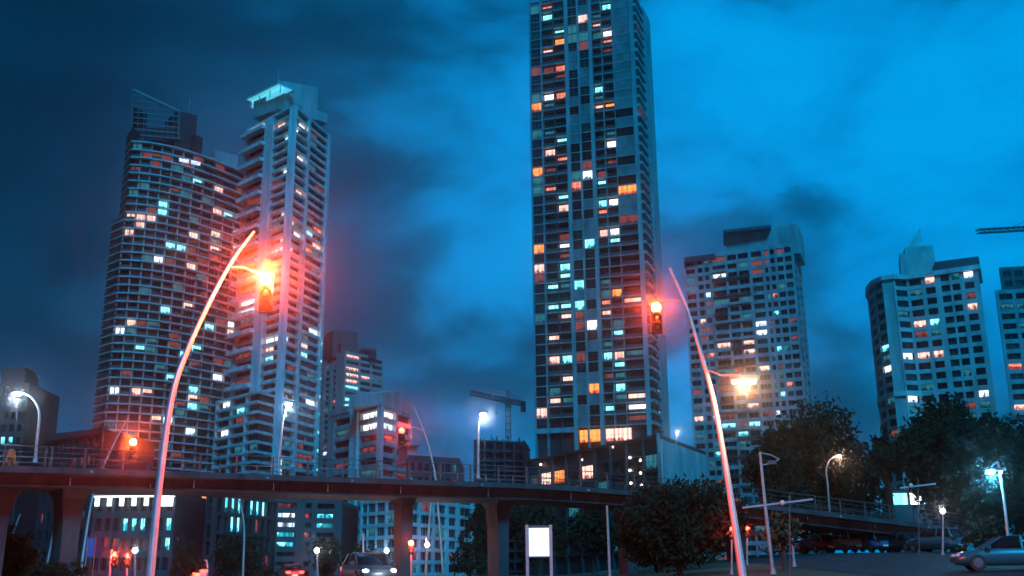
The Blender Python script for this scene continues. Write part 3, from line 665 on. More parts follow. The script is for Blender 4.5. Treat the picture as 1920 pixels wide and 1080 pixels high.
b.add(ring, [(j, (j + 1) % n, n + (j + 1) % n, n + j) for j in range(n)])
for (x0, z0, x1, z1) in ((-.8, -.7, -.45, .7), (-.45, .7, 0, -.15), (0, -.15, .45, .7), (.45, .7, .8, -.7), (-.6, -1.05, .6, -1.05)): b.bar((ec[0] + x0, ec[1], ec[2] + z0), (ec[0] + x1, ec[1], ec[2] + z1), .26)
b.build('emblem', mat('emblem_paint', (.75, .8, .85), noise=0), sh)
b = MB(); A1, B1 = pb.face(1); d1 = (B1 - A1).normalized(); n1_ = Vector((-d1.y, d1.x)); L1 = (B1 - A1).length
zt = ZP + .3; g = [(0, 0), (L1, 0), (L1, 3.0), (L1 * .50, 5.3), (L1 * .0, 3.2)]
fr = [A1 + d1 * u - n1_ * .25 for u, z in g]; bk_ = [A1 + d1 * u + n1_ * 9 for u, z in g]
b.add([(p.x, p.y, zt + g[i][1]) for i, p in enumerate(fr)] + [(p.x, p.y, zt + g[i][1]) for i, p in enumerate(bk_)], [(0, 1, 2, 3, 4), (9, 8, 7, 6, 5)] + [(i, i + 5, (i + 1) % 5 + 5, (i + 1) % 5) for i in range(5)])
b.build('gable', GREYC, pb.root)
pb.pier(A, B, .0, .40 * Ln, ZP + .7, ZP + 2.4, .35, .6, GREYC, 'roof_parapet'); pb.pier(A, B, .44 * Ln, Ln, ZP + .7, ZP + 3.0, .45, .6, GREYC, 'roof_parapet')

# ---- site under construction and its crane
a = XY(888, 330, 860); c = XY(986, 336, 860)
cs = Building('construction_frame', 'bare concrete frame of a building under construction below the crane', 'building', [a, c, (c[0] + 2, 360), (a[0] + 2, 354)])
zc_ = ZZ(930, 828, 332)
cs.slabs([zc_ - k * 3.1 for k in range(14)], 0.45, 0.0, DARKC)
cs.core([2.2, 1, 1, .8], 0, zc_ - .5, VDARK, 'core_wall')
for i in (0, 1, 3):
    A, B = cs.face(i); Ln = (B - A).length
    for q in range(6): cs.pier(A, B, .3 + q * (Ln - 1.2) / 5, .9 + q * (Ln - 1.2) / 5, 0, zc_, -.3, .9, DARKC, 'column')
rnd = random.Random(2)
for q in range(16):
    x = rnd.uniform(cs.poly[0][0] + .5, cs.poly[1][0] - .5); y = cs.poly[0][1] + rnd.uniform(1.5, 18); b = MB(); b.box(-.22, .22, -.22, .22, 0, rnd.uniform(.8, 2.6)); b.build('starter_column', DARKC, cs.root, (x, y, zc_ + .45))
cs.finish()
def lattice(b, p, q, wd, step, r=0.09):
    p = Vector(p); q = Vector(q); t = (q - p); Lg = t.length; t = t.normalized()
    s = t.cross(Vector((0, 0, 1)) if abs(t.z) < .9 else Vector((0, 1, 0))).normalized() * wd / 2; u = t.cross(s).normalized() * wd / 2
    cs_ = [s + u, s - u, -s - u, -s + u]
    for c in cs_: b.bar(p + c, q + c, r * 2.2)
    n = max(1, int(Lg / step))
    for i in range(n):
        a0 = p + t * Lg * i / n; a1 = p + t * Lg * (i + 1) / n
        for j in range(4): b.bar(a0 + cs_[j], a1 + cs_[(j + 1) % 4], r * 1.4); b.bar(a0 + cs_[j], a0 + cs_[(j + 1) % 4], r * 1.4)
cy = 345
CRANE = mat('dark_crane_paint', (.03, .03, .03), .6, noise=0)
cbase = P(955, 860, cy); crn2 = thing('tower_crane', 'dark tower crane above the building site left of the tallest tower', 'crane', (cbase.x, cy, 0))
ctop = ZZ(953, 757, cy); o = Vector((cbase.x, cy, 0))
b = MB(); lattice(b, (0, 0, 0), (-.3, 0, ctop), 1.7, 2.2, .13); b.build('mast', CRANE, crn2)
j0 = P(882, 736, cy - 8) - o; jr = P(953, 752, cy) - o; je = P(981, 757, cy + 3) - o; apx = P(951, 731, cy) - o
b = MB(); lattice(b, jr, j0, 1.3, 1.7, .12); b.build('jib', CRANE, crn2)
b = MB(); lattice(b, jr, je, 1.3, 1.7, .12); b.build('counter_jib', CRANE, crn2)
b = MB(); b.box(-.9, .9, -.8, .8, -2.8, .6); b.build('counterweight', CRANE, crn2, je)
b = MB(); b.box(-.9, .9, -1.2, 1.2, -.3, 1.9); b.build('cab', CRANE, crn2, jr + Vector((.2, -1, -1.9)))
b = MB(); b.bar(jr + Vector((-.7, 0, 0)), apx, .35); b.bar(jr + Vector((.7, 0, 0)), apx, .35); b.build('apex_frame', CRANE, crn2)
b = MB(); b.bar(apx, jr.lerp(j0, .75), .12); b.bar(apx, je, .12); b.build('tie_rod', CRANE, crn2)
hk = jr.lerp(j0, .32); b = MB(); b.bar(hk, hk - Vector((0, 0, 4.5)), .12); b.box(hk.x - .3, hk.x + .3, hk.y - .3, hk.y + .3, hk.z - 5.2, hk.z - 4.5); b.build('hook', CRANE, crn2)
mx = P(2010, 440, 235); crn3 = thing('tower_crane', 'crane jib reaching in from the right edge above the right-hand towers', 'crane', (mx.x, 235, 0))
o = Vector((mx.x, 235, 0)); a = P(1832, 434, 228) - o; c = P(2010, 424, 235) - o
b = MB(); lattice(b, c, a, 0.9, 1.6, .09); b.build('jib', CRANE, crn3)
b = MB(); lattice(b, (0, 0, 0), (0, 0, c.z + 6), 1.8, 2.4, .1); b.build('mast', CRANE, crn3)
b = MB(); b.bar((0, 0, c.z + 6), c.lerp(a, .7), .1); b.build('tie_rod', CRANE, crn3)

# ---- buildings at the left edge and low ones around the bridge
a = XY(-60, 262, 800); c = XY(46, 262, 800)
block_building('edge_tower', 'dark tower cut off by the left edge of the picture', [a, c, (c[0] - 2, 285), (a[0], 285)], ZZ(10, 722, 262), 3.1, {0: even(7, .4)}, VDARK, 1.3, .35, [(12, 822, 'c'), (24, 835, 'c')], fm=FRAMED)
blkE = bpy.data.objects['edge_tower.002'] if 'edge_tower.002' in bpy.data.objects else None
a = XY(-30, 266, 700); b = MB(); b.box(0, 6, 0, 8, 0, ZZ(10, 694, 266)); b.box(.5, 5.5, .5, 7, ZZ(10, 694, 266), ZZ(10, 694, 266) + .8)
if blkE: o_ = b.build('roof_block', VDARK, blkE); o_.location = (P(4, 700, 266).x - blkE.location.x, 266 - blkE.location.y, 0)
a = XY(84, 205, 840); c = XY(190, 196, 840)
hb = block_building('low_hall', 'low dark hall with a sloping roof behind the left of the bridge', [a, c, (c[0], 225), (a[0], 232)], ZZ(90, 822, 205), 3.4, {0: even(8, .45)}, VDARK, 1.6, .3, fm=FRAMED, cap=60)
b = MB(); a_ = P(82, 821, 204) - hb.o; c_ = P(192, 803, 195) - hb.o; b.add([a_, c_, c_ + Vector((0, 32, 1)), a_ + Vector((0, 32, 1))] + [v + Vector((0, 0, -.8)) for v in (a_, c_, c_ + Vector((0, 32, 1)), a_ + Vector((0, 32, 1)))], [(0, 1, 2, 3), (7, 6, 5, 4), (0, 4, 5, 1), (1, 5, 6, 2), (2, 6, 7, 3), (3, 7, 4, 0)]); b.build('roof', VDARK, hb.root)
# colonnaded block under the bridge
a = XY(176, 150, 960); c = XY(328, 150, 960)
cd = block_building('colonnade_block', 'dark block with a bright colonnade on its top storey under the bridge', [a, c, (c[0], 172), (a[0], 172)], ZZ(250, 928, 150), 2.7, {0: even(9, .3, nx=2)}, DARKC, .9, .5, [(238, 972, 'c'), (262, 1000, 'c'), (246, 1000, 'c'), (312, 980, 'c'), (312, 1002, 'c'), (312, 965, 'c')], fm=FRAMED, cap=80)
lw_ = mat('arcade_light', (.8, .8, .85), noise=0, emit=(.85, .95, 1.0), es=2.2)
b = MB(); A, B = cd.face(0); zt, zb = ZZ(250, 931, 150), ZZ(250, 949, 150)
b.box(A.x, B.x, A.y - .6, A.y - .45, zt - .12, zt + .10); b.build('light_strip', lw_, cd.root)
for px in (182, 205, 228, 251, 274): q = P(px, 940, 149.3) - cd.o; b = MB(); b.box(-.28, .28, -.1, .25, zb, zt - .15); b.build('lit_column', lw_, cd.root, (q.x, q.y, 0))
q = P(311, 940, 149.2) - cd.o; b = MB(); b.box(-1.1, .95, -.1, .3, zb - .1, zt - .15); b.build('lit_room', lw_, cd.root, (q.x, q.y, 0))
# glass block next to it
a = XY(331, 168, 960); c = XY(402, 164, 960)
block_building('glass_block', 'teal glass block with a lit orange room under the bridge', [a, c, (c[0], 186), (a[0], 186)], 13.8, 2.6, {0: even(5, .12, nx=2)}, DARKC, .5, .25, [(368, 950, 'p'), (378, 951, 'p'), (386, 948, 'c'), (385, 930, 'o'), (345, 988, 'c'), (365, 992, 'c')], fm=FRAMED, cap=60)
a = XY(403, 158, 960); c = XY(512, 176, 960)
block_building('canopy_block', 'dark block with a bright cyan canopy storey just below the bridge', [a, c, (c[0], 196), (a[0], 190)], 12.4, 2.8, {0: even(9, .15, nx=2)}, DARKC, .5, .3, [(425, 932, 'c'), (437, 932, 'c'), (446, 932, 'w'), (452, 932, 'c'), (468, 933, 'c'), (478, 933, 'c'), (490, 934, 'c'), (497, 934, 'c'), (438, 975, 'c'), (446, 976, 'c')], fm=FRAMED, cap=60)
a = XY(500, 178, 980); c = XY(640, 186, 980)
os_ = block_building('brick_block', 'dark red-brown block with a column of four lit landings under the bridge', [a, c, (c[0], 206), (a[0], 206)], ZZ(560, 938, 180), 1.6, {0: [(.14, .38, 2), (.50, .58, 1), (.66, .90, 2)]}, BRICKR, .8, .4, [(535, 965, 'c'), (535, 982, 'c'), (535, 999, 'c'), (535, 1015, 'c'), (607, 967, 'c'), (594, 983, 'c'), (569, 974, 'r'), (528, 965, 'w'), (528, 982, 'w'), (570, 1000, 'r')], fm=FRAMED, cap=120)
# gridded office under the bridge
c0, l0, r0 = XY(757, 186, 980), XY(676, 196, 980), XY(892, 214, 980)
of = block_building('office_block', 'office block with fine cyan window grids seen between the bridge piers', [l0, c0, r0, (l0[0] + r0[0] - c0[0], l0[1] + r0[1] - c0[1])], 15.5, 2.15, {0: [(.03, .16, 3), (.17, .36, 4), (.38, .58, 4), (.62, .96, 4)], 1: [(.03, .18, 3), (.21, .37, 4), (.39, .55, 4), (.59, .70, 2), (.75, .93, 2)]}, WHITE, .62, .25, [(698, 928, 'c'), (720, 930, 'c')], cap=200)
# low building and hut behind the bridge
a = XY(764, 232, 880); c = XY(862, 240, 880)
lo = block_building('low_block', 'low dark flat-roofed block behind the middle of the bridge', [a, c, (c[0], 262), (a[0], 256)], ZZ(800, 860, 234), 3.3, {0: even(7, .4)}, DARKC, 1.5, .35, fm=FRAMED, cap=60)
blk(lo, 'roof_hut', 764, 782, 836, 868, 235, 6, GREYC, 1); blk(lo, 'roof_hut_eaves', 760, 786, 834, 837, 234, 7.5, DARKC, 1)
blk(lo, 'roof_block', 818, 858, 858, 868, 238, 8, VDARK, 2)
# teal kiosk at the right
kz = P(1728, 935, 120); ki = thing('lit_kiosk', 'small flat-roofed kiosk with bright cyan windows among the dark trees', 'kiosk', (kz.x, 120, ground(kz.x, 120)))
zt, zb = ZZ(1728, 923, 120) - ground(kz.x, 120), ZZ(1728, 946, 120) - ground(kz.x, 120)
b = MB(); b.box(-3.2, 2.2, 0.2, 4, 0, zb); b.box(-3.2, 2.2, .6, 4, zb, zt); b.build('wall', BRICKR, ki)
b = MB(); b.box(-3.6, 2.6, -.6, 4.4, zt, zt + .25); b.build('roof', VDARK, ki)
for (x0, x1, m_) in ((-3.1, -1.4, L_C), (-1.2, 0.2, L_W), (0.35, 2.1, L_C)):
    b = MB(); b.add([(x0, .55, zb + .05), (x1, .55, zb + .05), (x1, .55, zt - .05), (x0, .55, zt - .05)], [(0, 1, 2, 3)], 0); b.box(x0 - .1, x0, .3, .58, zb + .01, zt - .01, 1); b.build('window', [m_, VDARK], ki)

# ------------------------------------------------------------------ overpass
path_px = [(-160, 870, 54), (0, 870, 57), (200, 876, 61), (300, 879.5, 62.5), (480, 886, 65), (600, 890, 66.5), (800, 897, 69), (1000, 904, 73), (1150, 914, 76), (1280, 926, 78), (1400, 939, 80), (1550, 957, 82), (1700, 975, 84), (1800, 987, 85)]
pp = [P(q[0], q[1] + 3, q[2]) for q in path_px]
def catmull(p, n=6):
    r = []
    for i in range(len(p) - 1):
        a, b_, c, d = p[max(i - 1, 0)], p[i], p[i + 1], p[min(i + 2, len(p) - 1)]
        for k in range(n):
            t = k / n; r.append(0.5 * ((2 * b_) + (c - a) * t + (2 * a - 5 * b_ + 4 * c - d) * t * t + (3 * b_ - a - 3 * c + d) * t ** 3))
    r.append(p[-1]); return r
pth = catmull(pp)
br_ = thing('overpass', 'long curved concrete overpass with steel railings crossing the lower picture', 'bridge', (0, 62, 0)); bo = Vector((0, 62, 0))
def frame(i):
    t = (pth[min(i + 1, len(pth) - 1)] - pth[max(i - 1, 0)]); t.z = 0; t.normalize(); return t, Vector((-t.y, t.x, 0))
def loft(sec, name, m, i0=0, i1=None):
    b = MB(); i1 = i1 or len(pth); k = len(sec); rows = []
    for i in range(i0, i1):
        t, nn = frame(i); rows += [pth[i] - bo + nn * s + Vector((0, 0, z)) for s, z in sec]
    nr = i1 - i0
    b.add(rows, [(i * k + j, i * k + (j + 1) % k, (i + 1) * k + (j + 1) % k, (i + 1) * k + j) for i in range(nr - 1) for j in range(k)])
    b.add(rows[:k], [list(range(k))]); b.add(rows[-k:], [list(range(k - 1, -1, -1))])
    return b.build(name, m, br_)
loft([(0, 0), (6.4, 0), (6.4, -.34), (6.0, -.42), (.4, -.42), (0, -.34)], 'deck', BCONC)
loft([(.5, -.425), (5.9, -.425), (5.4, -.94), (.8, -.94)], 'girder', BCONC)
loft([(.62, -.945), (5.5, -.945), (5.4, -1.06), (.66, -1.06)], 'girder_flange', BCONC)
for s in (0.12, 6.2):
    for h, r in ((1.12, .03), (.80, .018), (.5, .018), (.22, .018)):
        b = MB(); pts = []
        for i in range(0, len(pth), 2):
            t, nn = frame(i); pts.append(pth[i] - bo + nn * s + Vector((0, 0, h)))
        b.tube(pts, r, 5); b.build('rail', DSTEEL, br_)
b = MB(); b.box(-.05, .05, -.04, .04, 0, 1.14); pm = b.mesh('railing_post', [DSTEEL])
acc = 0; last = 0; side = []
for i in range(1, len(pth)):
    acc += (pth[i] - pth[i - 1]).length
    while acc - last > 2.2:
        last += 2.2; f = 1 - (acc - last) / (pth[i] - pth[i - 1]).length; q = pth[i - 1].lerp(pth[i], f); t, nn = frame(i)
        for s in (0.12, 6.2):
            link('railing_post', pm, br_, q - bo + nn * s, math.atan2(t.y, t.x))
            if (int(last / 2.2) % 7 == 3) and s < 1: link('railing_post', pm, br_, q - bo + nn * s + t * .35, math.atan2(t.y, t.x))
def near(px):
    return min(range(len(pth)), key=lambda i: abs(proj(pth[i])[0] - px))
for (px, wt, wb) in ((5, 2.2, 1.2), (143, 1.7, 1.0), (763, .95, .75), (943, 1.4, .85), (1180, 1.3, .85), (1382, 1.3, .85)):
    i = min(range(len(pth)), key=lambda i: abs(proj(pth[i] + frame(i)[1] * 2.4)[0] - px)); t, nn = frame(i)
    q = pth[i] - bo + nn * 3.1 + t * ((px - proj(pth[i] + nn * 2.4)[0]) * pth[i].y / FPX); g = ground(q.x + bo.x, q.y + bo.y); H = pth[i].z - 1.06 - g
    prof = [(wt, 0), (wt * .8, -.5), (wb, -1.8), (wb * .92, -H - .2)]
    b = MB(); vs = []
    for hw, dz in prof:
        for sx, sy in ((-1, -1), (1, -1), (1, 1), (-1, 1)): vs.append(q + t * hw * .5 * sx + nn * .8 * sy * (1.6 if dz > -.4 else 1.0) + Vector((0, 0, pth[i].z - 1.065 + dz - q.z)))
    b.add(vs, [(r * 4 + j, r * 4 + (j + 1) % 4, r * 4 + 4 + (j + 1) % 4, r * 4 + 4 + j) for r in range(3) for j in range(4)] + [(3, 2, 1, 0)])
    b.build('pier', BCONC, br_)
for i in range(3, len(pth), 5):
    t, nn = frame(i); b = MB(); b.box(-.03, .03, -.012, .3, -.41, -.01); link('expansion_joint', b.mesh('expansion_joint', [BLACK]), br_, pth[i] - bo, math.atan2(t.y, t.x))
    b = MB(); b.box(-.02, .02, -.02, .05, -.5, -.03); link('stain_strip', b.mesh('water_spout', [STEEL]), br_, pth[i] - bo + t * 2.1 + nn * .43 + Vector((0, 0, -.43)), math.atan2(t.y, t.x)).name = 'water_spout'
for i in range(4, len(pth), 7):
    t, nn = frame(i); b = MB(); b.box(-.06, .06, -.05, .02, -.06, .06); b.build('drain_outlet', STEEL, br_, pth[i] - bo + Vector((0, 0, -.2)) - nn * .0, )

# ------------------------------------------------------------------ lamps and signals
HOT_R = mat('red_lens', (.5, .02, .01), .3, noise=0, emit=(1.0, .42, .10), es=30.0)
SOFT_R = mat('small_red_lens', (.5, .02, .01), .3, noise=0, emit=(1.0, .08, .05), es=8.0)
HOT_W = mat('white_lamp', (.9, .9, .9), .3, noise=0, emit=(1.0, .93, .90), es=14.0)
HOT_B = mat('cyan_floodlight', (.9, .9, .9), .3, noise=0, emit=(.35, .9, 1.0), es=14.0)
HOT_Y = mat('warm_lamp', (.9, .8, .6), .3, noise=0, emit=(1.0, .66, .40), es=14.0)
OFFL = mat('unlit_lens', (.05, .04, .02), .2, noise=0)
RED = (1.0, .045, .02); AMBR = (1.0, .075, .016)
def signal_head(parent, c, face, s=1.0, lit=0, hot=HOT_R):
    # three-aspect head at c (centre of the lit lens), facing direction 'face'
    rz = math.atan2(face.y, face.x) + math.pi / 2
    b = MB(); b.box(-.18 * s, .18 * s, 0.02, .22 * s, -.86 * s, .2 * s)
    hd = link('signal_head', b.mesh('signal_head', [BLACK]), parent, c, rz)
    for k in range(3):
        b = MB(); b.ball((0, 0, -.33 * s * k), (.165 if k == lit else .13) * s, 12)
        b.build('lens', hot if k == lit else OFFL, hd)
        b = MB(); ring = []
        for yy in (-.22 * s, 0.0):
            for j in range(11): a = math.pi * (-.1 + 1.2 * j / 10); ring.append((.165 * s * math.cos(a), yy, -.33 * s * k + .165 * s * math.sin(a)))
        b.add(ring, [(j, j + 1, 12 + j, 11 + j) for j in range(10)]); b.build('visor', BLACK, hd)
    return hd
def mast(name, label, pts_px, y0, y1, r0, r1, m=STEEL, cat='traffic signal', group=None, base_z=None):
    n = len(pts_px); w = []
    for i, (px, py) in enumerate(pts_px): w.append(P(px, py, y0 + (y1 - y0) * i / (n - 1)))
    b0 = w[0].copy(); g = ground(b0.x, b0.y) if base_z is None else base_z
    if base_z is None:
        d = (w[0] - w[1]); t = (g - w[0].z) / d.z if abs(d.z) > 1e-6 else 0; b0 = w[0] + d * max(0, t) if t > 0 else w[0]; b0.z = g
        w = [b0] + w
    root = thing(name, label, cat, (w[0].x, w[0].y, w[0].z), group=group); o = Vector(w[0])
    sm = catmull([q - o for q in w], 5); k = len(sm)
    b = MB(); b.tube(sm, [r0 + (r1 - r0) * i / (k - 1) for i in range(k)], 10); b.build('pole', m, root)
    b = MB(); b.tube([(0, 0, 0), (0, 0, .06)], r0 * 2.0, 10); b.tube([(0, 0, .06), (0, 0, .3)], [r0 * 1.5, r0 * 1.15], 10); b.build('base_plate', m, root)
    return root, o
# near leaning mast with the bright signal
s1, o1 = mast('traffic_signal', 'tall curved mast leaning right, lit orange-red by its bright signal', [(282, 1075), (299, 905), (322, 745), (352, 655), (395, 562), (436, 488), (476, 434)], 30, 32, .13, .045)
a, c = P(428, 500, 31.8) - o1, P(490, 515, 31.6) - o1
b = MB(); b.tube([a, a.lerp(c, .5) + Vector((0, 0, .1)), c], .035, 6); b.build('arm', STEEL, s1)
lc = P(500, 527, 31.3) - o1; signal_head(s1, lc, Vector((0.12, -1, 0)), 1.15)
point_light(s1, lc + Vector((.05, -.42, .12)), 21000, AMBR, .1)
# mast behind the bridge, far left
s2, o2 = mast('traffic_signal', 'thin leaning mast behind the left of the bridge with an orange-red signal', [(151, 1074), (160, 1010), (170, 950), (182, 905), (205, 850), (236, 790)], 80, 82, .13, .05)
a, c = P(226, 810, 82) - o2, P(250, 818, 81) - o2; b = MB(); b.tube([a, c], .05, 6); b.build('arm', STEEL, s2)
lc = P(250, 829, 80.5) - o2; signal_head(s2, lc, Vector((0.2, -1, 0)), 1.6); spot_light(s2, lc + Vector((.06, -.36, 0)), 5000, AMBR, (.2, -1, -.1))
# mast in the middle with red signal to its left
s3, o3 = mast('traffic_signal', 'thin mast behind the mid bridge, leaning left, with a red signal on an arm', [(829, 1050), (822, 960), (814, 880), (797, 815), (775, 760)], 84, 84, .13, .05)
a, c = P(794, 808, 84) - o3, P(757, 801, 83) - o3; b = MB(); b.tube([a, a.lerp(c, .5) + Vector((0, 0, .15)), c], .05, 6); b.build('arm', STEEL, s3)
lc = P(753, 807, 82.5) - o3; signal_head(s3, lc, Vector((0.1, -1, 0)), 1.5, hot=SOFT_R); spot_light(s3, lc + Vector((.03, -.34, 0)), 3200, RED, (.1, -1, -.1))
mast('lamp_pole', 'bare thin pole standing beside the mid-bridge signal mast', [(800, 1045), (805, 980), (812, 915)], 84, 84, .12, .07, cat='pole')
# right-hand leaning mast
s4, o4 = mast('traffic_signal', 'pale mast leaning left at the right of the tallest tower with a red signal', [(1388, 1050), (1375, 965), (1358, 860), (1336, 742), (1306, 635), (1282, 562), (1256, 503)], 35, 37, .14, .045)
a, c = P(1283, 563, 36.8) - o4, P(1238, 566, 36.4) - o4; b = MB(); b.tube([a, c], .04, 6); b.build('arm', STEEL, s4)
lc = P(1230, 577, 36) - o4; signal_head(s4, lc, Vector((-.1, -1, 0)), 1.05); spot_light(s4, lc + Vector((-.03, -.25, 0)), 3600, AMBR, (-.1, -1, -.12))
a, c = P(1326, 693, 36) - o4, P(1392, 704, 35) - o4; b = MB(); b.tube([a, a.lerp(c, .4) - Vector((0, 0, .12)), c], .04, 6); b.build('lamp_arm', STEEL, s4)
hc = P(1395, 716, 35) - o4; b = MB(); b.box(-.45, .45, -.17, .17, .06, .2); hd = b.build('lamp_head', DSTEEL, s4, hc)
b = MB(); b.box(-.38, .38, -.14, .14, -.04, .055); b.build('lamp', HOT_Y, hd); point_light(s4, hc + Vector((0, -.1, -.2)), 1800, (1.0, .45, .22), .2)
# street lamps
def street_lamp(label, pts_px, y, head, r0=.09, hot=HOT_W, power=900, col=(.7, .8, 1.0), base_z=None, hs=1.0, group=None, py=None):
    rt_, o_ = mast('street_lamp', label, pts_px, y, y, r0, r0 * .55, cat='street lamp', group=group, base_z=base_z)
    h = P(head[0], head[1], y) - o_; e_ = P(*pts_px[-1], y) - o_
    b = MB(); b.tube([e_, e_.lerp(h, .5) + Vector((0, 0, .12)), h + Vector((0, 0, .12))], r0 * .5, 6); b.build('arm', STEEL, rt_)
    b = MB(); b.box(-.34 * hs, .34 * hs, -.16 * hs, .16 * hs, .06, .2 * hs); hd = b.build('lamp_head', DSTEEL, rt_, h)
    b = MB(); b.ball((0, 0, 0), .24 * hs, 12, sz=.6); b.build('lamp', hot, hd); point_light(rt_, h + Vector((0, -.1, -.3)), power, col, .22 * hs)
    return rt_
def deck_z(px, py, y): return ZZ(px, py, y)
street_lamp('street lamp with a hooked arm on the bridge at the far left', [(66, 868), (69, 830), (74, 775), (62, 748), (47, 738)], 60, (33, 738), base_z=0, power=900)
street_lamp('white street lamp on the bridge in front of the white tower', [(523, 887), (526, 840), (530, 795), (534, 775)], 70, (541, 758), base_z=0, power=800)
street_lamp('street lamp with a white globe glow on the bridge beside the crane', [(897, 898), (897, 860), (897, 815), (898, 792)], 75, (906, 777), base_z=0, power=800)
street_lamp('hooked street lamp with a warm light before the big dark tree', [(1555, 951), (1552, 910), (1549, 880), (1555, 863)], 92, (1573, 855), base_z=None, power=300, col=(1, .6, .4), hot=HOT_Y, hs=.9)
street_lamp('small far lamp to the right of the tallest tower', [(1268, 850), (1268, 830), (1268, 815)], 225, (1270, 809), base_z=0, power=800, r0=.12, hs=1.3)
fl = street_lamp('tall floodlight pole with a blazing cyan-white lamp at the right', [(1889, 995), (1884, 950), (1877, 900), (1871, 866)], 55, (1857, 884), base_z=None, power=800, col=(.12, .65, 1.0), hot=HOT_B, hs=1.0)
h = P(1876, 883, 55) - Vector(fl.location); b = MB(); b.box(-.25, .25, -.14, .14, .0, .15); b.build('lamp_head', DSTEEL, fl, h); b = MB(); b.ball((0, 0, -.05), .1, 8); b.build('lamp', HOT_Y, fl, h)
# small lamps and signals in the street below
for lab, base, top, head, y, hot, pw, cl in (
    ('slim post with a small red signal left of the near mast', (206, 1075), (210, 1030), (216, 1039), 54, SOFT_R, 400, RED),
    ('lower small red signal to the right of the slim post', (238, 1075), (238, 1048), (240, 1042), 57, SOFT_R, 400, RED),
    ('small red signal in front of the middle bridge pier', (771, 1060), (771, 1028), (771, 1018), 58, HOT_R, 500, RED),
    ('small red signal at the foot of the right-hand mast', (1372, 1030), (1372, 1000), (1372, 991), 60, SOFT_R, 150, RED),
    ('faint red signal beside the right-hand mast foot', (1401, 1030), (1401, 998), (1401, 991), 70, SOFT_R, 120, RED)):
    m_, o_ = mast('small_signal', lab, [base, top], y, y, .06, .05); hh = P(*head, y) - o_
    signal_head(m_, hh, Vector((0, -1, 0)), .8, hot=hot); point_light(m_, hh + Vector((0, -.4, 0)), pw, cl, .1)
for lab, base, top, y, cl in (
    ('white globe post light among the bushes below the parking block', (595, 1060), (594, 1036), 70, HOT_W),
    ('low pale globe light right of the bushes', (725, 1062), (725, 1036), 75, HOT_B),
    ('short post with a faint lamp beside the mid-bridge masts', (801, 1050), (801, 1025), 76, HOT_W),
    ('short post light left of the near mast', (253, 1074), (253, 1036), 64, HOT_B),
    ('low lamp on a post at the kerb below the cyan kiosk', (1768, 1000), (1768, 962), 70, HOT_Y)):
    m_, o_ = mast('post_light', lab, [base, top], y, y, .07, .05, cat='lamp post'); hh = P(*top, y) - o_
    b = MB(); b.ball((0, 0, .12), .17, 10); b.build('globe', cl, m_, hh); point_light(m_, hh + Vector((0, 0, .35)), 160, (.8, .9, 1.0), .15)
# plain poles
for lab, pts, y, r in (
    ('curved bare mast under the far left of the bridge', [(86, 1070), (98, 1010), (112, 960), (130, 922)], 84, .10),
    ('curved bare mast in front of the cyan canopy block', [(456, 1062), (458, 1000), (455, 965), (449, 938)], 88, .10),
    ('short slim pole right of the lit advertising panel', [(1142, 1040), (1140, 990), (1138, 948)], 60, .09),
    ('dark pole at the corner of the dark podium', [(1238, 905), (1236, 860), (1233, 812)], 150, .35),
    ('pale pole beside the podium corner', [(1247, 905), (1246, 860), (1246, 826)], 148, .22),
    ('slim post in front of the ramp near the small bare tree', [(1486, 1020), (1484, 995), (1483, 976)], 62, .08),
    ('slim pale post under the bridge near the parking block', [(681, 1040), (681, 1015), (682, 1000)], 78, .09),
    ('leaning thin pole at the far left under the bridge', [(24, 1005), (30, 985), (38, 964)], 90, .07)):
    mast('lamp_pole', lab, pts, y, y, r, r * .7, cat='pole')
cm, co = mast('camera_pole', 'tall pole with a looped bracket arm in front of the big tree', [(1443, 1020), (1436, 960), (1430, 900), (1425, 847)], 56, 56, .10, .07, cat='pole')
b = MB(); b.tube([P(1426, 849, 56) - co, P(1445, 853, 56) - co, P(1461, 861, 56) - co], .035, 6); b.tube([P(1461, 861, 56) - co, P(1447, 869, 56) - co, P(1428, 872, 56) - co], .035, 6); b.build('bracket', STEEL, cm)
b = MB(); b.box(-.22, .22, -.12, .12, -.1, .1); b.build('camera', DSTEEL, cm, P(1447, 867, 56) - co)
for lab, x0, y0, x1, y1, px, pyb, d in (('long thin sign bar on a post crossing the ramp', 1392, 952, 1524, 936, 1481, 1010, 52), ('thin sign bar on a post above the cyan kiosk', 1687, 915, 1754, 907, 1722, 950, 66)):
    m_, o_ = mast('sign_bar', lab, [(px, pyb), (px - 1, (y0 + y1) / 2 - 14)], d, d, .035, .03, DSTEEL, cat='sign')
    a, c = P(x0, y0, d - .15) - o_, P(x1, y1, d - .15) - o_; b = MB(); b.bar(a, c, .09); b.build('bar', STEEL, m_); b = MB(); b.ball(P(px - 14, (y0 + y1) / 2 - 1, d - .3) - o_, .14, 8); b.build('lamp', mat('grey_dome', (.6, .6, .6), noise=0), m_)
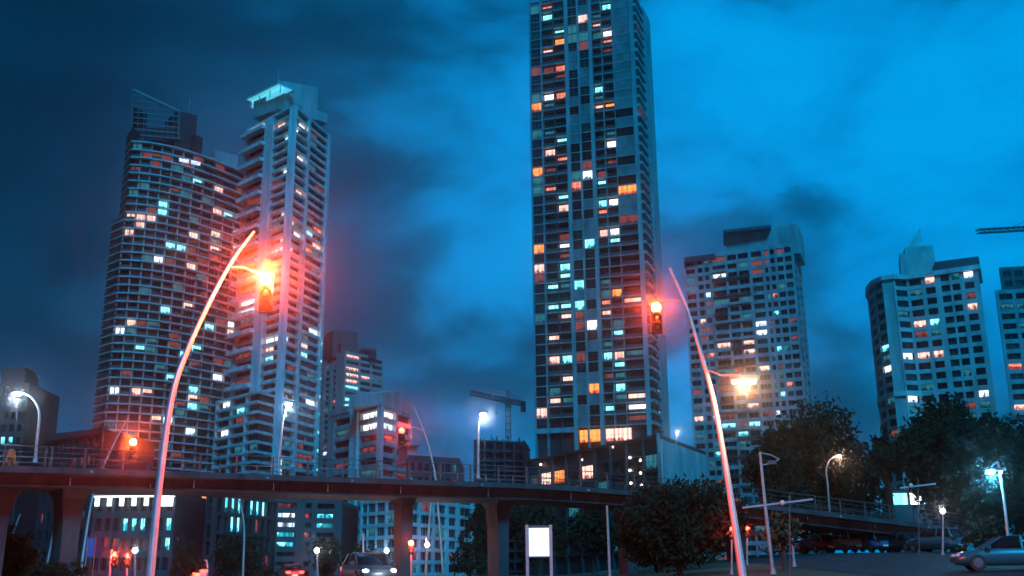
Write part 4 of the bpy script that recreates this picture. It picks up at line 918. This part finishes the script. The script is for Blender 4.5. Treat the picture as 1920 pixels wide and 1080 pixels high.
# lit advertising panel
q = P(1011, 1040, 50); ad_ = thing('advertising_panel', 'blank glowing white advertising panel between two posts at the roadside', 'sign', (q.x, 50, ground(q.x, 50)))
g = ground(q.x, 50); o = Vector((q.x, 50, g))
zt, zb = ZZ(1011, 990, 50) - g, ZZ(1011, 1043, 50) - g
for px in (988.5, 1033): c = P(px, 1030, 50) - o; b = MB(); b.box(-.07, .07, -.1, .1, 0, ZZ(px, 984, 50) - g); b.build('post', STEEL, ad_, (c.x, 0, 0))
hw = (P(1030, 1015, 50).x - P(992, 1015, 50).x) / 2
b = MB(); b.box(-hw - .06, hw + .06, -.06, .08, zb - .06, zt + .12); b.build('case', DSTEEL, ad_)
b = MB(); b.add([(-hw, -.07, zb), (hw, -.07, zb), (hw, -.07, zt), (-hw, -.07, zt)], [(0, 1, 2, 3)]); b.build('light_face', mat('panel_light', (.8, .8, .8), noise=0, emit=(.74, .87, .93), es=1.0), ad_)
# blue banners
for i, (px, y_) in enumerate(((163, 72), (178, 70))):
    q = P(px, 1028, y_); bn = thing('banner', ('left of the two blue banners by the bridge pier', 'right of the two blue banners by the bridge pier')[i], 'banner', (q.x, y_, ground(q.x, y_)), group='blue banners by the bridge pier')
    b = MB(); b.tube([(0, 0, 0), (0, 0, q.z + .75)], .035, 6); b.build('pole', STEEL, bn)
    b = MB(); vs = []
    for r_ in range(9):
        for c_ in range(4): vs.append((.05 + c_ * .14, .04 * math.sin(r_ * .9 + c_ * 1.3), q.z + .65 - r_ * .15))
    b.add(vs, [(r_ * 4 + c_, r_ * 4 + c_ + 1, r_ * 4 + c_ + 5, r_ * 4 + c_ + 4) for r_ in range(8) for c_ in range(3)], 0, True); b.build('cloth', BLUEF, bn)
# orange barrels on the bridge
for i, px in enumerate((9, 20, 29)):
    k = near(px); t, nn = frame(k); q = pth[k] + nn * 1.2
    br2 = thing('traffic_barrel', ('leftmost orange traffic barrel on the bridge', 'middle orange traffic barrel on the bridge', 'rightmost orange traffic barrel on the bridge')[i], 'barrel', q, group='orange barrels on the bridge')
    b = MB(); n = 14
    prof = [(.29, 0), (.28, .3), (.25, .31), (.24, .62), (.22, .63), (.2, .95), (.12, 1.0)]
    b.add([(r_ * math.cos(2 * math.pi * j / n), r_ * math.sin(2 * math.pi * j / n), z) for r_, z in prof for j in range(n)], [(r_ * n + j, r_ * n + (j + 1) % n, (r_ + 1) * n + (j + 1) % n, (r_ + 1) * n + j) for r_ in range(len(prof) - 1) for j in range(n)], 0, True)
    b.build('drum', ORANGE, br2)
    b = MB(); b.tube([(0, 0, 0), (0, 0, .07)], .34, 12); b.build('rubber_base', BLACK, br2)

# ------------------------------------------------------------------ trees
def crown_mesh(name, lobes, n, size, mats, seed):
    rnd = random.Random(seed); V = []; Fc = []; mi = []
    tot = sum(l[3] * l[4] * l[5] for l in lobes)
    for (cx, cy_, cz_, rx, ry, rz_) in lobes:
        k = int(n * rx * ry * rz_ / tot) + 40; cl = []
        for _ in range(max(6, k // 26)):
            while True:
                p = Vector((rnd.uniform(-1, 1), rnd.uniform(-1, 1), rnd.uniform(-1, 1)))
                if .12 < p.length < 1.05: break
            p = p * (0.55 + 0.45 * rnd.random()) if rnd.random() < .35 else p.normalized() * rnd.uniform(.72, 1.08)
            cl.append(p)
        for _ in range(k):
            c = rnd.choice(cl); s = .17
            p = Vector((cx + rx * (c.x + rnd.gauss(0, s)), cy_ + ry * (c.y + rnd.gauss(0, s)), cz_ + rz_ * (c.z + rnd.gauss(0, s))))
            a = Vector((rnd.gauss(0, 1), rnd.gauss(0, 1), rnd.gauss(0, .6))).normalized(); u = a.orthogonal().normalized(); v = a.cross(u)
            th = rnd.uniform(0, 6.28); u, v = u * math.cos(th) + v * math.sin(th), v * math.cos(th) - u * math.sin(th)
            L_ = size * rnd.uniform(.6, 1.4); W_ = L_ * .42; o = len(V)
            V += [p - u * L_ / 2, p + v * W_ / 2, p + u * L_ / 2, p - v * W_ / 2]; Fc.append((o, o + 1, o + 2, o + 3)); mi.append(0 if rnd.random() < .7 else len(mats) - 1)
    me = bpy.data.meshes.new(name); me.from_pydata([tuple(v) for v in V], [], Fc)
    for m in mats: me.materials.append(m)
    me.polygons.foreach_set('material_index', mi); me.update(); return me
def tree(name, label, px, y, pyt, rpx, n=5000, size=.5, mats=(LEAF, LEAF2), seed=1, squash=1.0, lobes_n=7, group=None, trunk=True, cat='tree', low=.28, pyb=None):
    rnd = random.Random(seed); q = P(px, pyt, y); g = ground(q.x, y); H = q.z - g; rr = rpx * y / FPX
    rt_ = thing(name, label, cat, (q.x, y, g), group=group); lb = []
    ch = H * (1 - low)
    for i in range(lobes_n):
        a = 2 * math.pi * i / lobes_n + rnd.uniform(-.3, .3); d = rr * rnd.uniform(.35, .62); rx = rr * rnd.uniform(.38, .55)
        hz = H * low + ch * rnd.uniform(.22, .68); lb.append((d * math.cos(a), d * math.sin(a), hz, rx, rx, min(ch * .36, rx * 1.0)))
    lb.append((rnd.uniform(-.1, .1) * rr, 0, H - ch * .30, rr * .55, rr * .55, ch * .30)); lb.append((0, 0, H * low + ch * .45, rr * .6, rr * .6, ch * .4))
    link('crown', crown_mesh('crown', lb, n, size, list(mats), seed), rt_)
    if trunk:
        b = MB(); r0 = max(.12, H * .028); top = Vector((0, 0, H * low + ch * .3)); b.tube([(0, 0, 0), (rnd.uniform(-.2, .2), rnd.uniform(-.2, .2), top.z * .5), top], [r0 * 1.3, r0, r0 * .7], 8)
        for l in lb[:lobes_n]: c = Vector(l[:3]); b.tube([top * .75, top * .75 + (c - top * .75) * .5 + Vector((0, 0, .3)), c], [r0 * .55, r0 * .35, r0 * .12], 6)
        b.build('trunk', BARK, rt_)
    return rt_
tree('broadleaf_tree', 'big dark round tree in front of the apartment slab', 1524, 112, 757, 112, 20000, .62, seed=11, lobes_n=9, low=.12)
tree('broadleaf_tree', 'reddish-lit lighter tree left of the big dark round tree', 1450, 104, 795, 62, 8000, .5, seed=12, low=.2)
tree('broadleaf_tree', 'tall dark tree in front of the round-cornered tower', 1758, 100, 748, 96, 20000, .6, seed=13, lobes_n=9, low=.14)
tree('broadleaf_tree', 'dark tree at the right edge behind the floodlight pole', 1880, 96, 785, 105, 20000, .6, seed=14, lobes_n=9, low=.12)
tree('broadleaf_tree', 'small outlying branchy tree between the two dark trees', 1650, 105, 785, 34, 900, .6, seed=15, low=.5)
tree('broadleaf_tree', 'dark spreading tree before the ramp below the podium', 1268, 62, 912, 104, 16000, .34, seed=36, lobes_n=11, low=.1)
tree('broadleaf_tree', 'dark tree behind the bridge right of the office block', 906, 128, 932, 34, 3000, .55, seed=17, low=.15)
tree('broadleaf_tree', 'dark tree behind the bridge between two piers', 1010, 120, 940, 62, 4000, .55, seed=18, low=.2)
tree('broadleaf_tree', 'dark tree behind the bridge left of the spreading tree', 1110, 118, 935, 55, 3500, .55, seed=19, low=.2)
tree('small_tree', 'small sparse amber-leaved tree in front of the ramp', 1462, 58, 962, 34, 520, .3, (LEAFA, LEAF2), seed=20, low=.35)
tree('shrub', 'round dark shrub beside the near mast, below the glass block', 352, 78, 1008, 32, 1600, .3, seed=21, low=.05, trunk=False, cat='shrub')
tree('shrub', 'dark reddish shrub below the brick block', 615, 84, 1000, 34, 1600, .3, seed=22, low=.05, trunk=False, cat='shrub')
tree('shrub', 'dark reddish shrub below the round emblem', 680, 88, 1010, 40, 1600, .3, seed=23, low=.05, trunk=False, cat='shrub')
tree('shrub', 'dark shrub at the foot of the flared bridge pier', 110, 62, 1050, 50, 2200, .25, seed=24, low=.02, trunk=False, cat='shrub')
tree('shrub', 'dark shrub mass at the bottom left corner', 25, 66, 985, 62, 3500, .28, seed=25, low=.02, trunk=False, cat='shrub')
tree('shrub', 'dark shrub below the cyan canopy block', 450, 98, 1005, 58, 2600, .34, seed=26, low=.02, trunk=False, cat='shrub')
tree('shrub', 'amber-flowered shrub left of the floodlight pole', 1838, 68, 962, 46, 1400, .26, (LEAF2, LEAFA), seed=27, low=.05, trunk=False, cat='shrub')
tree('shrub', 'dark shrub behind the parked cars below the kiosk', 1650, 98, 948, 40, 1500, .34, seed=28, low=.05, trunk=False, cat='shrub')
tree('shrub', 'dark shrub under the bridge between office and tree', 880, 90, 1005, 40, 1500, .32, seed=29, low=.05, trunk=False, cat='shrub')
tree('shrub', 'wide dark shrub left of the small amber-leaved tree', 1255, 74, 1000, 95, 3000, .3, seed=30, low=.02, trunk=False, cat='shrub')

# ------------------------------------------------------------------ cars
HEADL = mat('headlight_glow', (.9, .9, .9), .2, noise=0, emit=(.85, .95, 1.0), es=10)
TAILL = mat('tail_light_glow', (.5, .02, .02), .2, noise=0, emit=(1.0, .06, .03), es=7)
HEADO = mat('headlight_off', (.6, .62, .65), .15, noise=0); TAILO = mat('tail_light_off', (.25, .01, .01), .2, noise=0)
TYRE = mat('tyre', (.02, .02, .02), .8, noise=0); RIM = mat('rim', (.22, .22, .23), .4, .7, noise=0)
def paint(n, c): return mat('paint_' + n, c, .28, .1, noise=.06, scale=1.0, spec=.6)
def ring_loft(b, secs, mi=0, caps=True):
    k = len(secs[0]); vs = [v for s in secs for v in s]
    b.add(vs, [(i * k + j, (i + 1) * k + j, (i + 1) * k + (j + 1) % k, i * k + (j + 1) % k) for i in range(len(secs) - 1) for j in range(k)], mi, True)
    if caps: b.add(secs[0], [list(range(k))], mi); b.add(secs[-1], [list(range(k - 1, -1, -1))], mi)
CARM = {}
def car_meshes(style):
    if style in CARM: return CARM[style]
    Lc, H = (4.5, 1.45) if style == 'sedan' else ((4.6, 1.72) if style == 'suv' else (4.0, 1.5))
    hx = Lc / 2; k = H / 1.45
    b = MB(); st = []
    prof = [(-hx, .42, .62, .66), (-hx + .08, .26, .80, .80), (-hx + .5, .22, .92, .86), (-.9, .2, .93, .88), (.4, .2, .92, .88), (hx - 1.1, .2, .88, .87), (hx - .45, .22, .80, .84), (hx - .1, .26, .68, .76), (hx, .40, .55, .62)]
    for x, z0, z1, hw in prof:
        z1 *= k; m_ = (z0 + z1) / 2
        half = [(hw * .78, z0), (hw * .97, z0 + .08), (hw, m_), (hw * .95, z1 - .06), (hw * .84, z1)]
        st.append([(x, yy, z) for yy, z in half] + [(x, -yy, z) for yy, z in reversed(half)])
    ring_loft(b, st); body = b
    x0, x1, x2, x3 = (-1.75, -1.05, .35, 1.15) if style == 'sedan' else ((-2.2, -1.95, .35, 1.15) if style == 'suv' else (-1.9, -1.55, .3, 1.1))
    zb = .90 * k; zt = H
    def sect(x, z, hb): return [(x, hb, zb - .04), (x, hb * .80 + .02, z), (x, -hb * .80 - .02, z), (x, -hb, zb - .04)]
    g = MB(); ring_loft(g, [sect(x0, zb + .02, .74), sect(x1, zt - .06, .79), sect((x1 + x2) / 2, zt - .03, .80), sect(x2, zt - .06, .79), sect(x3, zb + .0, .74)])
    r_ = MB()
    def top(x, z, hb): return [(x, hb, z - .05), (x, hb * .9, z + .015), (x, -hb * .9, z + .015), (x, -hb, z - .05)]
    ring_loft(r_, [top(x1 - .06, zt - .07, .64), top((x1 + x2) / 2, zt - .015, .665), top(x2 + .06, zt - .07, .64)])
    pl = []
    for s in (1, -1):
        pl.append(MB().bar((x0, s * .745, zb), (x1, s * .655, zt - .06), .09)); pl.append(MB().bar((x3, s * .745, zb), (x2, s * .655, zt - .06), .075)); pl.append(MB().bar(((x1 + x2) / 2 - .05, s * .81, zb - .03), ((x1 + x2) / 2 - .05, s * .665, zt - .04), .085))
    wh = MB(); n = 20; R_ = .33
    pr = [(-.1, R_ - .03), (-.09, R_), (.09, R_), (.1, R_ - .03)]
    wh.add([(rr * math.cos(2 * math.pi * j / n), yy, rr * math.sin(2 * math.pi * j / n)) for yy, rr in pr for j in range(n)], [(i * n + j, (i + 1) * n + j, (i + 1) * n + (j + 1) % n, i * n + (j + 1) % n) for i in range(3) for j in range(n)], 0, True)
    for yy in (-.1, .1): wh.add([((R_ - .03) * math.cos(2 * math.pi * j / n), yy, (R_ - .03) * math.sin(2 * math.pi * j / n)) for j in range(n)], [list(range(n))])
    rm = MB()
    for yy in (-.106, .106):
        rm.add([(.2 * math.cos(2 * math.pi * j / n), yy, .2 * math.sin(2 * math.pi * j / n)) for j in range(n)] + [(0, yy * 1.1, 0)], [(j, (j + 1) % n, n) for j in range(n)])
    hl = MB(); hl.ball((0, 0, 0), .15, 10, sz=.55)
    tl_ = MB(); tl_.box(-.05, .05, -.2, .2, -.09, .09)
    mi = MB(); mi.box(-.06, .1, -.1, .1, -.06, .08)
    bp = MB(); bp.box(-.06, .06, -.72, .72, -.07, .07)
    CARM[style] = dict(body=body, glass=g.mesh('windows', [GLASS]), roof=r_, pillars=pl, tyre=wh.mesh('tyre', [TYRE]), rim=rm.mesh('rim', [RIM]), hl=hl, tl=tl_, mi=mi, bp=bp.mesh('bumper', [BLACK]), hx=hx, k=k, zb=zb, x3=x3)
    return CARM[style]
def car(label, pos, heading, style, pm_, lights=None, group=None):
    C = car_meshes(style); rt_ = thing('car', label, 'car', pos, heading, group=group)
    C['body'].build('body', pm_, rt_); C['roof'].build('roof', pm_, rt_); [q_.build('pillar', pm_, rt_) for q_ in C['pillars']]; link('windows', C['glass'], rt_)
    for sx in (-1, 1):
        link('bumper', C['bp'], rt_, (sx * (C['hx'] - .02), 0, .42))
        for sy in (-1, 1):
            w_ = thing('wheel', None, None, (sx * (C['hx'] - .85), sy * .78, .33)); w_.parent = rt_; link('tyre', C['tyre'], w_); link('rim', C['rim'], w_)
    for sy in (-1, 1):
        C['hl'].build('headlight', HEADL if lights == 'on' else HEADO, rt_, (C['hx'] - .14, sy * .6, .63 * C['k']))
        C['tl'].build('tail_light', TAILL if lights == 'on' else TAILO, rt_, (-C['hx'] + .03, sy * .56, .74 * C['k']))
        C['mi'].build('mirror', pm_, rt_, (C['x3'] - .25, sy * .92, C['zb'] + .06))
    b = MB(); b.box(-.006, .006, -.23, .23, -.06, .06); b.build('number_plate', PAINT, rt_, (-C['hx'] - .075, 0, .48))
    if lights == 'on':
        point_light(rt_, (C['hx'] + .35, 0, .6), 40, (.7, .88, 1.0), .2); point_light(rt_, (-C['hx'] - .4, 0, .7), 160, RED, .2)
    return rt_
away = math.atan2(RD.y, RD.x); toward = away + math.pi
def on_road(px, off):
    d = ray(px, 1075); k = d.x / d.y     # x = k*y ; find s on the lane
    o = R0 + RN * off; s = (k * o.y - o.x) / (RD.x - k * RD.y); return o + RD * s + Vector((0, 0, .02))
G1 = 'cars driving on the near road'
car('dark car with white headlights on coming forward below the round emblem', on_road(690, -2.0), toward, 'sedan', paint('graphite', (.05, .05, .055)), 'on', G1)
car('small dark car with red tail lights left of the oncoming car', on_road(545, 2.4), away, 'sedan', paint('graphite', (.05, .05, .055)), 'on', G1)
car('pale car whose roof shows right of the near mast', P(364, 1085, 82) * 1.0 - Vector((0, 0, P(364, 1085, 82).z - .02)), away, 'suv', paint('silver', (.5, .5, .52)), 'on', G1)
G2 = 'cars parked at the right'
for px, d, hd, stl, pt, lab in (
    (1478, 92, 2.75, 'sedan', paint('grey', (.2, .2, .21)), 'grey parked sedan at the left end of the parked row'),
    (1532, 90, 1.9, 'hatch', paint('wine', (.10, .03, .035)), 'wine-red parked hatchback next to the grey sedan'),
    (1586, 88, 1.75, 'suv', paint('grey', (.2, .2, .21)), 'grey parked off-roader between the wine-red and blue cars'),
    (1636, 86, 1.8, 'hatch', paint('blue', (.03, .10, .22)), 'blue parked hatchback in the middle of the parked row'),
    (1694, 84, 1.95, 'sedan', paint('black', (.02, .02, .022)), 'black parked sedan beside the blue hatchback'),
    (1758, 80, 2.0, 'suv', paint('teal', (.02, .10, .12)), 'dark teal parked off-roader at the right end of the parked row'),
    (1893, 46, 2.9, 'sedan', paint('teal', (.02, .10, .12)), 'teal parked sedan cut by the right edge of the picture')):
    q = P(px, 1050, d); car(lab, (q.x, d, ground(q.x, d) + .03), hd, stl, pt, None, G2)

# ------------------------------------------------------------------ thin haze, added to give the lamps their halos
b = MB(); b.box(-420, 420, -60, 540, -1.5, 262)
hz = b.build('haze', [])
hm = bpy.data.materials.new('haze'); hm.use_nodes = True; t = hm.node_tree
for n_ in list(t.nodes): t.nodes.remove(n_)
vo = t.nodes.new('ShaderNodeVolumePrincipled'); om = t.nodes.new('ShaderNodeOutputMaterial')
vo.inputs['Density'].default_value = 0.0006; vo.inputs['Color'].default_value = (.85, .9, .95, 1); vo.inputs['Anisotropy'].default_value = 0.982
t.links.new(vo.outputs[0], om.inputs['Volume']); hz.data.materials.append(hm); hz['kind'] = 'stuff'
